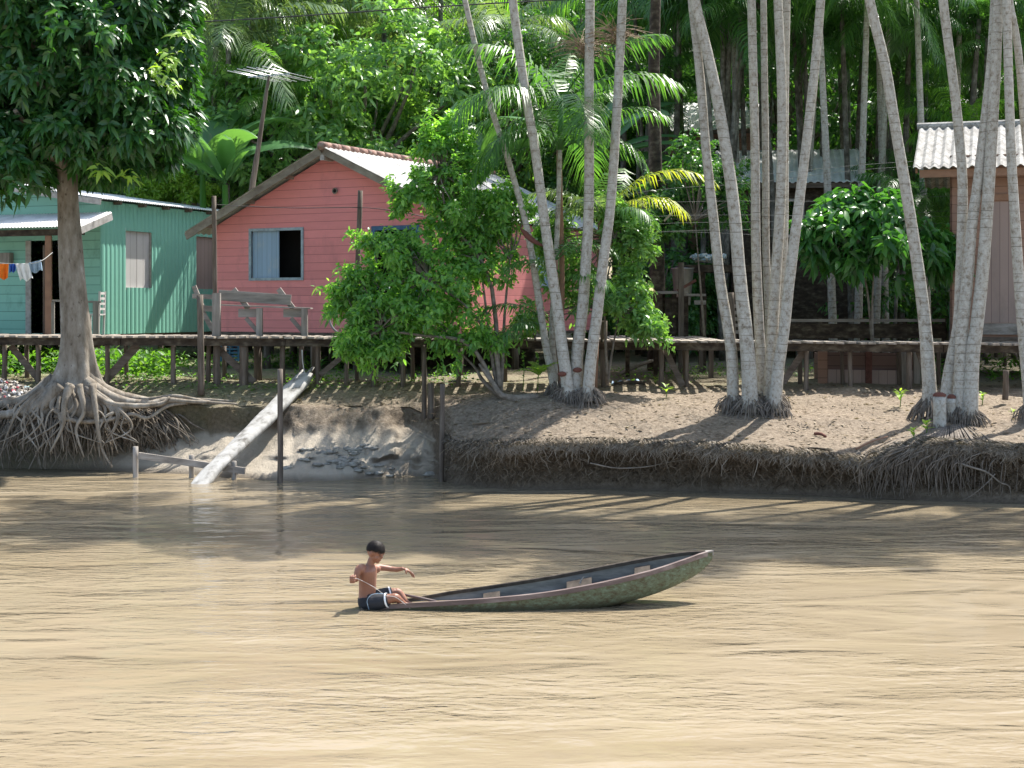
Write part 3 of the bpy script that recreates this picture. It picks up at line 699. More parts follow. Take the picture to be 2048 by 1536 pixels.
def green_house():
    g, a = vgd(21); C = Vector((PX(200, 33.5), 33.5, 0)); z0 = 2.3
    t = thing('teal_house', Vector((C.x, C.y, 1.4)), 'teal house of upright boards with pale shutters and a low metal roof', 'house')
    L = 6.0; W = 7.4; ze = 5.28; pitch = .15; H = W/2
    # corrugated-looking side wall (facing the right) : battens on boards as real ridges
    s1, s2 = hit(C, a, 250), hit(C, a, 301); s3, s4 = hit(C, a, 390), hit(C, a, 436)
    zt = 4.66; zb = 3.36
    mb = MB(); xs = [0]
    def strip(sa, sb, za, zb_):
        n = max(2, int(round((sb-sa)/.04))); rows = [[], []]
        for i in range(n+1):
            s = sa+(sb-sa)*i/n; o = g*(.022*abs(math.sin(math.pi*s/.155)))
            p = C+a*s+o; rows[0].append(p+Vector((0,0,za))); rows[1].append(p+Vector((0,0,zb_)))
        mb.grid(rows); 
    strip(0, s1, z0, ze); strip(s1, s2, z0, zb); strip(s1, s2, zt, ze); strip(s2, s3, z0, ze); strip(s3, s4, z0, zb); strip(s3, s4, zt, ze); strip(s4, L, z0, ze)
    wall = mb.build('side_wall', M['green_corr'], t)
    so = wall.modifiers.new('thick', 'SOLIDIFY'); so.thickness = .02; so.offset = 1
    window(t, C, a, s1, s2, zb, zt, M['frame_grey'], [(s1, (s1+s2)/2, M['shutter_white']), ((s1+s2)/2+.004, s2, M['shutter_white'])])
    window(t, C, a, s3, s4, zb, zt, M['frame_grey'], [(s3, s4, M['greyboard'])])
    E = C-g*W
    d0, d1 = hit(C, -g, 152), hit(C, -g, 58)                     # doorway behind the porch post
    top = [(0, ze), (H, ze+pitch*H), (W, ze)]
    quadwall('gable_wall', E, C, z0, z0, top, .04, M['green_board'], t, [(W-d1, W-d0, z0+.01, 4.42)])
    for s in (W-d1, W-d0): MB().bar(E+g*s-a*.02+Vector((0,0,z0)), E+g*s-a*.02+Vector((0,0,4.42)), .12, .05).build('door_frame', M['frame_grey'], t)
    quadwall('side_wall', E+a*L, E, z0, z0, [(0, ze), (L, ze)], .04, M['green_board'], t)
    quadwall('back_wall', C+a*L, E+a*L, z0, z0, top, .04, M['green_board'], t)
    # roof
    ap = C-g*H; zr = ze+pitch*H+.08
    for sg in (1, -1):
        e = ap+g*sg*(H+.28); zz = zr-pitch*(H+.28); f0 = -a*.35; b0 = a*(L+.3)
        A = e+f0+Vector((0,0,zz)); B = e+b0+Vector((0,0,zz)); Cc = ap+b0+Vector((0,0,zr)); Dd = ap+f0+Vector((0,0,zr))
        mb = MB()
        if sg > 0: corr_sheet(mb, A, B, Cc, Dd, .09, .012)
        else: corr_sheet(mb, B, A, Dd, Cc, .09, .012)
        mb.build('roof_slope', M['roof_white'], t)
        MB().bar(ap+f0+Vector((0,0,zr-.09)), e+f0+Vector((0,0,zz-.09)), .03, .13).build('bargeboard', M['frame_grey'], t)
    for k in range(6):
        p = C+a*(.5+k*.95)+Vector((0,0,ze-.02)); MB().bar(p-g*.1, p+g*.2, .10, .07).build('rafter_end', M['wood_x'], t)
    # floor, stilts
    c4 = [C, C+a*L, E+a*L, E]
    mb = MB(); mb.add([q+Vector((0,0,z0-.1)) for q in c4]+[q+Vector((0,0,z0)) for q in c4], [(0,1,2,3),(7,6,5,4),(0,4,5,1),(1,5,6,2),(2,6,7,3),(3,7,4,0)]); mb.build('floor', M['wood_x'], t)
    for i in range(5):
        for j in range(3):
            p = C-g*(.2+i*1.7)+a*(.15+j*2.5); MB().tube([(p.x, p.y, 1.4), (p.x, p.y, z0-.1)], .07, 7, wob=.1, seed=i).build('stilt', M['wood_z'], t, True)
    # porch: lean-to roof, beam, post, floor
    W0 = C+g*.35; dp = 1.15; zh = 5.02; zl = 4.66
    W1 = C-g*6.0
    A = W1-a*dp+Vector((0,0,zl)); B = W0-a*dp+Vector((0,0,zl)); Cc = W0+a*0.0-a*.05+Vector((0,0,zh)); Dd = W1-a*.05+Vector((0,0,zh))
    mb = MB(); corr_sheet(mb, A, B, Cc, Dd, .085, .014); mb.build('porch_roof', M['roof_white'], t)
    MB().bar(W0-a*dp+Vector((0,0,zl-.10)), W0-a*.05+Vector((0,0,zh-.10)), .04, .15).build('porch_rafter', M['frame_grey'], t)
    MB().bar(W1-a*(dp-.12)+Vector((0,0,zl-.12)), W0-a*(dp-.12)+Vector((0,0,zl-.12)), .05, .14).build('porch_beam', M['wood_dark'], t)
    sp_ = hit(C-a*(dp-.15), -g, 97); pp = C-a*(dp-.15)-g*sp_
    MB().bar(pp+Vector((0,0,2.2)), pp+Vector((0,0,zl-.19)), .13, .09).build('porch_post', M['orange_wood'], t)
    MB().bar(pp-g*.12+Vector((0,0,2.2)), pp-g*.12+Vector((0,0,zl-.4)), .04, .04).build('porch_post', M['wood_z'], t)
    q = [C+g*.3, C-g*6, C-g*6-a*3.2, C+g*.3-a*3.2]
    mb = MB(); mb.add([v+Vector((0,0,z0-.06)) for v in q]+[v+Vector((0,0,z0-.02)) for v in q], [(3,2,1,0),(4,5,6,7),(0,4,7,3),(1,2,6,5),(0,1,5,4),(2,3,7,6)]); mb.build('porch_floor', M['wood_y'], t)
    for k in range(4):
        p = C-g*(.3+k*1.8)-a*3.0; MB().tube([(p.x, p.y, 1.4), (p.x, p.y, z0-.07)], .06, 7, seed=k, wob=.1).build('stilt', M['wood_z'], t, True)
    # meter box on the wall
    bs = hit(C, -g, 18); bp = C-g*bs-a*.09; MB().box(bp+Vector((0,0,CAMH+(HY-518)*bp.y/F)), (.28,.14,.28), Matrix.Rotation(R(-21), 3, 'Z')).build('meter_box', M['wood_greyz'], t)
    return C, g, a
GC, GG, GA = green_house()

def right_house():
    g, a = vgd(18); O = Vector((PX(1826, 29.3), 29.3, 0)); z0 = 2.32
    t = thing('board_house', Vector((O.x+.7, O.y+.6, 1.4)), 'raw board house with a ribbed cement roof behind the right palms', 'house')
    zl = CAMH+(HY-336)*29.3/F; zh = zl+1.08; dep = 2.55; L = 7
    A = O+Vector((0,0,zl)); B = O+g*L+Vector((0,0,zl)); Cc = O+g*L+a*dep+Vector((0,0,zh)); Dd = O+a*dep+Vector((0,0,zh))
    mb = MB(); corr_sheet(mb, A, B, Cc, Dd, .177, .026, sub=6); mb.build('roof_slope', M['roof_old'], t)
    A2 = O+a*dep*2+Vector((0,0,zl)); B2 = O+g*L+a*dep*2+Vector((0,0,zl))
    mb = MB(); corr_sheet(mb, B2, A2, Dd, Cc, .177, .026); mb.build('roof_slope', M['roof_old'], t)
    MB().tube([Dd-g*.05+Vector((0,0,.01)), Cc+Vector((0,0,.01))], .09, 10).build('ridge_cap', M['roof_old'], t)
    MB().bar(O+g*.12+a*.12+Vector((0,0,zl-.11)), O+g*L+a*.12+Vector((0,0,zl-.11)), .04, .15).build('eave_board', M['orange_wood'], t)
    for o in (0, dep*2): MB().bar(O+g*.06+a*.1+Vector((0,0,zl-.05)), Dd-Vector((0,0,.08))+g*.06, .04, .1).build('bargeboard', M['orange_wood'], t) if o == 0 else None
    w0 = O+g*hit(O+a*.62, g, 1900)+a*.62; w1 = w0+g*5.6
    d0 = hit(w0, g, 1965); d1 = hit(w0, g, 2034)
    top = zl+.28
    quadwall('front_wall', w0, w1, z0, z0, [(0, top), (5.6, top)], .04, M['brownboard'], t, [(d0, d1, z0+.28, 4.98)])
    quadwall('side_wall', w0+a*3.6, w0, z0, z0, [(0, top), (3.6, top)], .04, M['brownboard'], t)
    quadwall('side_wall', w1, w1+a*3.6, z0, z0, [(0, top), (3.6, top)], .04, M['brownboard'], t)
    quadwall('back_wall', w1+a*3.6, w0+a*3.6, z0, z0, [(0, top), (5.6, top)], .04, M['brownboard'], t)
    MB().bar(w0+g*(d0-.2)+Vector((0,0,5.06))-a*.03, w0+g*(d1+1.5)+Vector((0,0,5.06))-a*.03, .04, .12).build('lintel', M['orange_wood'], t)
    ob = quadwall('door', w0+g*d0+a*.01, w0+g*d1+a*.01, z0+.28, 0, [(0, 4.98), (d1-d0, 4.98)], .03, M['greyboard'], t)
    MB().bar(w0+g*(d0-.05)+Vector((0,0,z0+.16))-a*.03, w0+g*(d1+.1)+Vector((0,0,z0+.16))-a*.03, .05, .22).build('sill_board', M['wood_grey'], t)
    q = [w0-a*.1, w1-a*.1, w1+a*3.7, w0+a*3.7]
    mb = MB(); mb.add([v+Vector((0,0,z0-.12)) for v in q]+[v+Vector((0,0,z0-.003)) for v in q], [(3,2,1,0),(4,5,6,7),(0,4,7,3),(1,2,6,5),(0,1,5,4),(2,3,7,6)]); mb.build('floor', M['wood_x'], t)
    for i in range(4):
        for j in range(2):
            p = w0+g*(.2+i*1.7)+a*(.2+j*3); MB().tube([(p.x, p.y, 1.3), (p.x, p.y, z0-.12)], .08, 7, wob=.1, seed=i).build('stilt', M['wood_z'], t, True)
right_house()

def far_house(nm, px0, px1, yr, ye, D, dep, wallmat, label, rot=12, wallpx=None, roofm='roof_cem'):
    g, a = vgd(rot); O = Vector((PX(px0, D), D, 0)); L = hit(O, g, px1)
    zl = CAMH+(HY-ye)*D/F; zh = CAMH+(HY-yr)*(D+dep)/F
    t = thing(nm, Vector((O.x, O.y, 1.5)), label, 'house')
    mb = MB(); corr_sheet(mb, O+Vector((0,0,zl)), O+g*L+Vector((0,0,zl)), O+g*L+a*dep+Vector((0,0,zh)), O+a*dep+Vector((0,0,zh)), .18, .022); mb.build('roof_slope', M[roofm], t)
    mb = MB(); corr_sheet(mb, O+g*L+a*dep*2+Vector((0,0,zl)), O+a*dep*2+Vector((0,0,zl)), O+a*dep+Vector((0,0,zh)), O+g*L+a*dep+Vector((0,0,zh)), .18, .022); mb.build('roof_slope', M[roofm], t)
    w0 = O+g*.4+a*.4; w1 = O+g*(L-.4)+a*.4; ww = (w1-w0).length; dd = dep*2-.8
    s = (zh-zl)/dep
    quadwall('front_wall', w0, w1, 2.0, 0, [(0, zl+.1), (ww, zl+.1)], .05, wallmat, t, [(ww*.45, ww*.6, zl-1.3, zl-.45)])
    quadwall('side_wall', w0+a*dd, w0, 2.0, 0, [(0, zl+.1), (dd/2, zh-.12), (dd, zl+.1)], .05, wallmat, t)
    quadwall('side_wall', w1, w1+a*dd, 2.0, 0, [(0, zl+.1), (dd/2, zh-.12), (dd, zl+.1)], .05, wallmat, t)
    MB().bar(O+a*.08+Vector((0,0,zl-.08)), O+g*L+a*.08+Vector((0,0,zl-.08)), .04, .12).build('fascia', M['wood_x'], t)
    window(t, w0, g, ww*.45, ww*.6, zl-1.3, zl-.45, M['frame_grey'], [])
    for i in range(4):
        for j in range(2):
            p = w0+g*(ww*i/3)+a*(j*dd); MB().tube([(p.x, p.y, 1.3), (p.x, p.y, 2.0)], .09, 7).build('stilt', M['wood_z'], t)
far_house('far_house', 1430, 1735, 303, 366, 38, 2.6, M['wood_dark'], 'house with grey roof and dark wall behind the middle palm clump', 8, roofm='roof_white')
far_house('far_house', 1300, 1535, 208, 262, 45, 3.0, M['brownboard'], 'higher house with pinkish grey roof farthest back among the palms', 14, roofm='roof_white')
far_house('far_house', 285, 400, 322, 338, 46, 2.5, M['brownboard'], 'small far house whose tan roof shows over the teal house', 20, roofm='tile')

# ------------------------------------------------------------------ mango tree with its roots
def mango():
    D = 26.9; base = P(150, 800, D); bz = 1.2
    t = thing('mango_tree', Vector((base.x, D, bz)), 'big dark leafy tree with spreading exposed roots at the left water edge', 'tree')
    # trunk as a lobed lathe
    keys = [(-.5, .35), (-.32, .62), (-.15, .80), (0, .76), (.15, .60), (.4, .42), (.7, .33), (1.1, .285), (1.8, .25), (2.6, .225), (3.6, .19), (4.6, .17)]
    cx = [(-.15, 150), (0, 150), (.7, 152), (1.3, 152), (2.4, 143), (3.6, 136), (4.6, 132)]
    rows = []; NA = 48
    for i in range(60):
        h = -.5+5.1*(i/59)**1.15; r = np.interp(h, [k[0] for k in keys], [k[1] for k in keys])
        c = PX(np.interp(h, [k[0] for k in cx], [k[1] for k in cx]), D); fl = max(0, 1-h/1.3)**1.2
        row = []
        for k in range(NA):
            th = 2*math.pi*k/NA
            lobe = .34*fl*(math.sin(th*5+.6)*.6+math.sin(th*8+1.9)*.4)
            rr = r*(1+lobe)*(1+.05*noise.noise(Vector((math.cos(th)*1.5, math.sin(th)*1.5, h*1.4+3))))
            row.append(Vector((c+math.cos(th)*rr, D+math.sin(th)*rr*.8, bz+h)))
        rows.append(row)
    mb = MB(); mb.grid(rows, True); trunk = mb.build('trunk', M['bark'], t, True)
    g = np.random.default_rng(11)
    mb = MB(); limbs(mb, (PX(133, D), D, bz+4.2), [P(x, y, D+dy) for x, y, dy in ((-60,150,.5),(60,60,-1),(200,80,.3),(300,180,-.6),(-40,-60,1),(180,-120,0),(30,220,-1.5),(260,260,1.2),(120,-100,-1))], .15, .04, g); mb.build('limbs', M['bark'], t, True)
    # big surface roots
    mb = MB()
    def root(pts, r0, r1, seed):
        p = smooth_path([P(*q) for q in pts], 22); n = len(p); rs = [r0+(r1-r0)*(i/(n-1))**.7 for i in range(n)]
        mb.tube(p, rs, 8, wob=.22, seed=seed)
    root([(165,745,26.9),(215,785,26.9),(290,803,27.0),(345,806,27.1),(400,800,27.2),(470,803,27.3)], .17, .02, 1)
    root([(170,765,26.6),(235,800,26.55),(300,808,26.6),(330,800,26.7),(380,803,26.8),(475,808,26.95)], .13, .018, 2)
    root([(110,832,26.3),(160,843,26.2),(215,840,26.25),(262,828,26.4),(295,836,26.5),(335,812,26.7),(372,806,26.8)], .045, .028, 3)
    root([(180,780,26.5),(215,806,26.35),(270,812,26.4),(320,808,26.5),(340,795,26.6)], .08, .03, 4)
    root([(185,770,26.4),(190,810,26.2),(195,850,26.15),(205,900,26.2),(225,935,26.2)], .07, .015, 5)
    root([(120,770,26.5),(90,805,26.4),(50,822,26.4),(0,830,26.5),(-50,835,26.6)], .15, .05, 6)
    root([(110,760,26.8),(60,795,26.8),(10,808,26.9),(-60,815,27.1)], .16, .06, 7)
    root([(140,770,26.35),(128,812,26.15),(126,850,26.1),(100,905,26.1)], .09, .015, 8)
    root([(158,770,26.3),(168,822,26.15),(152,860,26.1),(168,915,26.1)], .07, .012, 9)
    for q in range(26):
        r5 = random.Random(q+90); x = r5.uniform(20, 250); y = 812+abs(x-130)*.08
        root([(130+(x-130)*.45,775,26.5),(x,y,26.3),(x+r5.uniform(-30,30),y+r5.uniform(15,45),26.2),(x+r5.uniform(-60,60),y+r5.uniform(50,100),26.15)], r5.uniform(.03,.06), .008, q+20)
    root([(200,815,26.4),(240,845,26.45),(270,835,26.5),(300,812,26.6)], .03, .015, 10)
    root([(420,803,27.0),(400,801,26.9),(350,792,26.9),(300,798,26.9),(260,797,27.0)], .02, .04, 11)
    mb.build('surface_roots', M['bark'], t, True)
    # hanging roots over the bank
    rr = random.Random(21); mb = MB()
    for k in range(520):
        x = rr.gauss(105, 85) if k < 330 else rr.uniform(180, 345)
        if x < -90 or x > 340: continue
        y0 = 812+abs(x-130)*.06+rr.uniform(-14, 22); y1 = min(938, y0+rr.uniform(40, 125)); d0 = 26.45+rr.uniform(-.12, .2)+abs(x-130)*.0015
        if x > 200: y1 = min(y1, 905); d0 += .3
        bend = (x-130)*rr.uniform(.0, .4)+rr.gauss(0, 20)
        pts = [P(x, y0, d0+.12), P(x+bend*.35, y0+(y1-y0)*.3, d0-.12), P(x+bend*.75, y0+(y1-y0)*.65, d0-.16+rr.uniform(-.06, .06)), P(x+bend+rr.gauss(0, 8), y1, d0-.05)]
        r = rr.choice((.007,.009,.012,.02,.026)); pts[1] += Vector((rr.uniform(-.08,.08),0,0)); pts[2] += Vector((rr.uniform(-.1,.1),0,0))
        mb.tube(smooth_path(pts, 7), [r*(1-.09*i) for i in range(8)], 5, False, .2, k)
    mb.build('hanging_roots', M['root'], t, True)
    # crown: whorls of long drooping leaves
    pts = []; ax = []
    for c, r, n, rc in (((PX(110, D), D, 7.15), (2.45, 2.6, 2.0), 95, .55), ((PX(60, D), D, 9.0), (3.2, 3.0, 1.6), 60, .7), ((PX(40, D), D-.3, 5.7), (1.9, 1.9, .8), 46, .42), ((PX(270, D), D-.2, 6.2), (1.0, 1.4, .95), 34, .4), ((PX(-180, D), D, 7.0), (2.2, 2.4, 2.0), 40, .6), ((PX(330, D), D, 7.9), (.55, 1.2, 1.2), 16, .38)):
        p, e, _, _ = crown_pts(c, r, n, rc, 26, g, fill=.4); pts.append(p); ax.append(e)
    p = np.concatenate(pts); e = np.concatenate(ax)
    mid_ = (p[:, 2] > 4.72+0.35*np.abs(np.sin(p[:, 0]*2.3))) & ((p[:, 0]*F/p[:, 1]+1024) < 398)
    p = p[mid_]; e = e[mid_]
    part = whorls(p, e+np.array([0,-.1,.2]), 8, .235, .082, 1., .45, g, jit=.12)
    foliage_obj('crown', [part], M['leaf_mango'], t)
    # a few yellow-green young shoots
    q = np.array([P(x, y, 24.9+dy) for x, y, dy in ((340,110,0),(325,135,.1),(345,170,0),(200,340,.2),(370,70,.3),(312,150,0),(260,350,.5))])
    for qq in q: foliage_obj('young_shoot', [whorls(qq[None], np.array([[.2,-.4,.8]]), 12, .26, .08, 1, .7, g, jit=.25)], M['sprout'], t)

mango()

# ------------------------------------------------------------------ acai palms on the bank
CROWN_MESHES = []
for i in range(4):
    V, l, s = palm_crown(9, 2.7, np.random.default_rng(40+i), n=44, ll=.75, hang=.75)
    me = np_mesh('palm_crown', V, l, s, None); me.materials.append(M['frond']); CROWN_MESHES.append(me)
def crown_copy(parent, loc, k, mat=None, sc=1.0, name='crown', rz=None):
    o = bpy.data.objects.new(name, CROWN_MESHES[k % 4]); col.objects.link(o); o.parent = parent
    o.location = loc; o.scale = (sc, sc, sc); o.rotation_euler.z = rng.uniform(0, 6.28) if rz is None else rz
    if mat is not None: o.material_slots[0].link = 'OBJECT'; o.material_slots[0].material = mat
    return o
def shaft(mb_, top, up, r, L=.9): pass
def acai(path, D, wpx, label, group, height=10.5, mound=True, seed=0, crown=True, dtop=0.0, notch=None):
    n = len(path); pts = []
    for i, (x, y) in enumerate(path):
        pts.append(P(x, y, D+dtop*(1-i/(n-1))))
    pts = pts[::-1]                                              # base first
    b = pts[0]; top = pts[-1]; dirn = (pts[-1]-pts[-2]).normalized()
    dirn = (dirn+Vector((0,0,.8))).normalized()
    while top.z < height: top = top+dirn*.9; pts.append(top); dirn = (dirn+Vector((0,0,.3))).normalized()
    t = thing('acai_palm', b, label, 'palm', group)
    r = wpx*D/F/2; sm = smooth_path(pts, 40)
    rad = [r*float(np.interp(i, [0,1,3,8,18,40], [1.3,1.12,1.0,.90,.76,.58])) for i in range(41)]
    mb = MB(); mb.tube(sm, rad, 12, wob=.045, seed=seed); mb.build('trunk', M['palmbark'], t, True)
    if crown:
        MB().tube([sm[-1], sm[-1]+(sm[-1]-sm[-2]).normalized()*.9], [r*.95, r*.5], 8).build('crownshaft', M['frond'], t, True)
        crown_copy(t, sm[-1]+(sm[-1]-sm[-2]).normalized()*.85-b, seed)
    if mound:                                                     # cone of fine stilt roots
        rr = random.Random(seed); mb = MB()
        for k in range(110):
            th = rr.uniform(0, 2*math.pi); r1 = r*rr.uniform(1.3, 3.0)**1.1
            c, s_ = math.cos(th), math.sin(th); h = rr.uniform(.02, .24)
            p0 = Vector((b.x+c*r*1.1, b.y+s_*r*1.1, max(b.z, gt(b.x, b.y))+h)); x2 = b.x+c*r1; y2 = b.y+s_*r1; p2 = Vector((x2, y2, gt(x2, y2)-.01))
            p1 = (p0+p2)/2+Vector((c*.03, s_*.03, .03)); mb.tube([p0, p1+Vector((rr.uniform(-.02,.02), 0, rr.uniform(-.02,.03))), p2], [.008, .009, .006], 4, False)
        mb.build('root_cone', M['rootdark'], t, True)
    if notch:
        q, nx = notch; pp = P(q[0], q[1], D-r*1.02); MB().ell(pp, (r*.75, .03, .045), 10, 6).build('axe_notch', M['notch'], t, True)
    return t
GA_ = 'acai palms of the clump beside the leafy bush'
acai([(930,0),(975,190),(1010,300),(1045,420),(1062,500),(1074,575),(1091,687),(1104,750),(1112,792)], 26.2, 17, 'thin palm leftmost of the clump beside the leafy bush', GA_, seed=1, height=9.6)
acai([(1025,0),(1050,180),(1070,300),(1086,420),(1100,520),(1115,620),(1125,700),(1135,770),(1136,802)], 25.7, 25, 'palm with a red axe notch low on its trunk beside the leafy bush', GA_, seed=2, height=11, notch=((1124,748),0))
acai([(1180,0),(1178,200),(1178,400),(1172,520),(1165,620),(1155,700),(1150,790),(1150,803)], 25.8, 26, 'nearly upright palm with a notch in the middle of the bush clump', GA_, seed=3, height=12, notch=((1155,740),0))
acai([(1245,0),(1235,200),(1222,400),(1207,520),(1195,620),(1182,720),(1176,790),(1176,802)], 25.6, 25, 'smooth pale palm leaning right out of the bush clump', GA_, seed=4, height=11.4)
acai([(1120,300),(1116,420),(1110,560),(1104,680),(1116,790)], 26.5, 15, 'short slim palm hidden behind the bush clump', GA_, seed=5, height=5.6)
GB_ = 'acai palms of the middle clump'
acai([(1384,0),(1400,150),(1412,300),(1425,420),(1440,560),(1455,650),(1464,720),(1466,800),(1466,820)], 25.2, 25, 'palm leaning farthest left in the middle clump', GB_, seed=6, height=11.5)
acai([(1388,-5),(1425,150),(1452,300),(1468,420),(1480,560),(1490,650),(1498,740),(1500,825)], 25.0, 31, 'thick left leaning palm at the front of the middle clump', GB_, seed=7, height=10.5)
acai([(1503,0),(1510,300),(1512,500),(1518,650),(1525,760),(1526,812)], 25.5, 23, 'upright palm left of centre in the middle clump', GB_, seed=8, height=12.5)
acai([(1527,0),(1531,300),(1532,500),(1538,640),(1540,800)], 25.7, 17, 'thinnest dark upright palm in the middle clump', GB_, seed=9, height=11.8)
acai([(1556,0),(1564,200),(1561,400),(1551,560),(1543,700),(1540,822)], 25.2, 25, 'slightly wavy palm in the centre of the middle clump', GB_, seed=10, height=11)
acai([(1573,0),(1569,200),(1568,450),(1562,600),(1556,700),(1552,815)], 25.5, 21, 'palm standing just behind the wavy one of the middle clump', GB_, seed=11, height=12.8)
acai([(1642,-5),(1628,150),(1611,300),(1595,430),(1579,560),(1568,660),(1556,740),(1549,825)], 24.95, 25, 'palm leaning right out of the middle clump', GB_, seed=12, height=10.8)
GC_ = 'acai palms of the clump by the cut stumps'
acai([(1738,-5),(1770,130),(1790,250),(1815,400),(1835,530),(1850,650),(1858,760),(1860,822)], 24.6, 29, 'left leaning palm beside the red topped stump', GC_, seed=13, height=10.2)
acai([(1886,0),(1905,150),(1917,256),(1925,365),(1924,470),(1921,560),(1918,640),(1908,700),(1896,764),(1890,850)], 24.4, 26, 'mottled palm bending at knee height behind the stumps', GC_, seed=14, height=11.6)
acai([(1990,0),(1982,130),(1968,260),(1955,370),(1943,456),(1935,558),(1926,640),(1922,720),(1918,866)], 24.2, 27, 'blotchy palm crossing behind its neighbour by the stumps', GC_, seed=15, height=10.4)
acai([(1996,0),(1990,150),(1980,330),(1968,511),(1955,640),(1945,714),(1938,866)], 24.1, 29, 'thick palm at the right edge of the stump clump', GC_, seed=16, height=12.2)
acai([(2013,0),(2018,180),(2022,300),(2030,440),(2038,560),(2046,660),(2056,760),(2064,870)], 23.9, 25, 'palm at the right picture edge leaning left', GC_, seed=17, height=11)
acai([(2018,-5),(2036,100),(2050,260),(2068,420),(2085,600),(2100,870)], 24.3, 20, 'slender palm crossing the top right corner', GC_, seed=18, height=9.8)
for k, (x, lean, ht) in enumerate(((2190,30,11),(2330,-20,12),(2420,10,10.5),(2560,-30,12))):
    acai([(x+lean,0),(x+lean*.5,300),(x,600),(x,840)], 24.5+k*.3, 26, 'palm just outside the right edge throwing shadows on the bank', 'palms beyond the right edge', seed=30+k, height=ht)
def stump(px, y0, y1, D, w, label):
    b = P(px, y1, D); t = thing('palm_stump', b, label, 'stump'); r = w*D/F/2; top = P(px+1, y0, D)
    MB().tube(smooth_path([b, (b*2+top)/3+Vector((.01,0,0)), top], 8), [r*1.35, r*1.15, r*1.05, r, r, r*.98, r*.97, r*.97, r*.96], 12, wob=.05).build('trunk', M['palmbark'], t, True)
    MB().ell(top+Vector((0,0,.01)), (r*1.0, r*1.0, .06), 12, 6, fn=lambda d: 1+.25*noise.noise(d*3)).build('cut_top', M['notch'], t, True)
    rr = random.Random(px); mb = MB()
    for k in range(130):
        th = rr.uniform(0, 2*math.pi); r1 = r*rr.uniform(1.6, 3.2); c, s_ = math.cos(th), math.sin(th)
        x2 = b.x+c*r1; y2 = b.y+s_*r1
        mb.tube([b+Vector((c*r, s_*r, rr.uniform(.1, .3))), b+Vector((c*(r+r1)/2, s_*(r+r1)/2, .07)), Vector((x2, y2, min(b.z-.03, gzx(x2, y2))))], .008, 4, False)
    mb.build('root_cone', M['rootdark'], t, True)
    mb = MB()
    for k in range(110):                                           # roots spilling down the bank below the stump
        x = rr.gauss(px-30, 55); pr_ = prof(x); d4 = pr_[4, 0]; z4 = gt(PX(x, d4+.15), d4+.15)
        x1 = x+rr.gauss(-8, 30); p0 = Vector((PX(px+(x-px)*.45, D-.25), D-.25, gt(PX(px+(x-px)*.45, D-.25), D-.25)+.0))
        mb.tube(smooth_path([p0, Vector((PX(x, d4+.12), d4+.12, z4+.015)), Vector((PX(x1, d4-.08), d4-.08, z4-rr.uniform(.12, .3))), Vector((PX(x1+rr.gauss(0, 10), d4), d4-.02, max(.02, z4-rr.uniform(.3, .75))))], 8), [rr.choice((.006, .009, .014))*(1-.07*i) for i in range(9)], 4, False)
    mb.build('spilling_roots', M['rootdark'], t, True)
stump(1878, 793, 885, 23.9, 27, 'thick cut palm stump with a dark red top')
stump(1902, 797, 860, 24.15, 18, 'thinner cut palm stump right of the red topped one')

# ------------------------------------------------------------------ leafy bush in front of the pink house and its like
def bush(name, stems, blobs, mat, label, cat, whorlL, whorlW, k, nper, base, seed, group=None, stemr=.03, clip=None, tpl='ovate', droop=.3, stemmat='root'):
    g = np.random.default_rng(seed); t = thing(name, base, label, cat, group)
    pts = []; ax = []; cs = []
    for c, r, n, rc in blobs:
        p, e, cc, _ = crown_pts(c, tuple(x*1.05 for x in r), int(n*1.9), rc*.66, max(4, int(nper*.6)), g, fill=.85); pts.append(p); ax.append(e); cs.append(cc)
    call = np.concatenate(cs); ctr = call.mean(0); ns = max(8, len(call)//3)
    for q in call[g.integers(0, len(call), ns)]:
        d = unit(q-ctr+np.array([0,0,.5])+g.normal(0, .45, 3)); L_ = g.uniform(.25, .62); tt = np.linspace(.15, 1, 9)[:, None]
        pts.append(q+d*L_*tt+np.array([0,0,-.12])*tt**2+g.normal(0, .03, (9, 3))); ax.append(np.tile(d, (9, 1))+g.normal(0, .3, (9, 3)))
    p = np.concatenate(pts); e = np.concatenate(ax)
    if clip is not None: m_ = clip(p); p = p[m_]; e = e[m_]
    foliage_obj('foliage', [whorls(p, e, k, whorlL, whorlW, 1., droop, g, tpl, jit=.35)], mat, t)
    mb = MB(); cc = np.concatenate(cs); rr = random.Random(seed)
    for s in stems:
        mb.tube(smooth_path([Vector(q) for q in s], 10), [stemr*(1-.07*i) for i in range(11)], 7, wob=.15, seed=seed)
    ends = [Vector(s[-1]) for s in stems]
    for c in cc[::2]:
        c = Vector(c); e_ = min(ends, key=lambda q: (q-c).length); 
        mid = (c+e_)/2+Vector((rr.uniform(-.15, .15), rr.uniform(-.1, .1), rr.uniform(-.05, .2)))
        mb.tube(smooth_path([e_, mid, c], 5), [.018, .016, .014, .011, .009, .006], 4, False)
    mb.build('stems', M[stemmat], t, True); return t
D0 = 26.4
bb = P(1000, 795, 26.0)
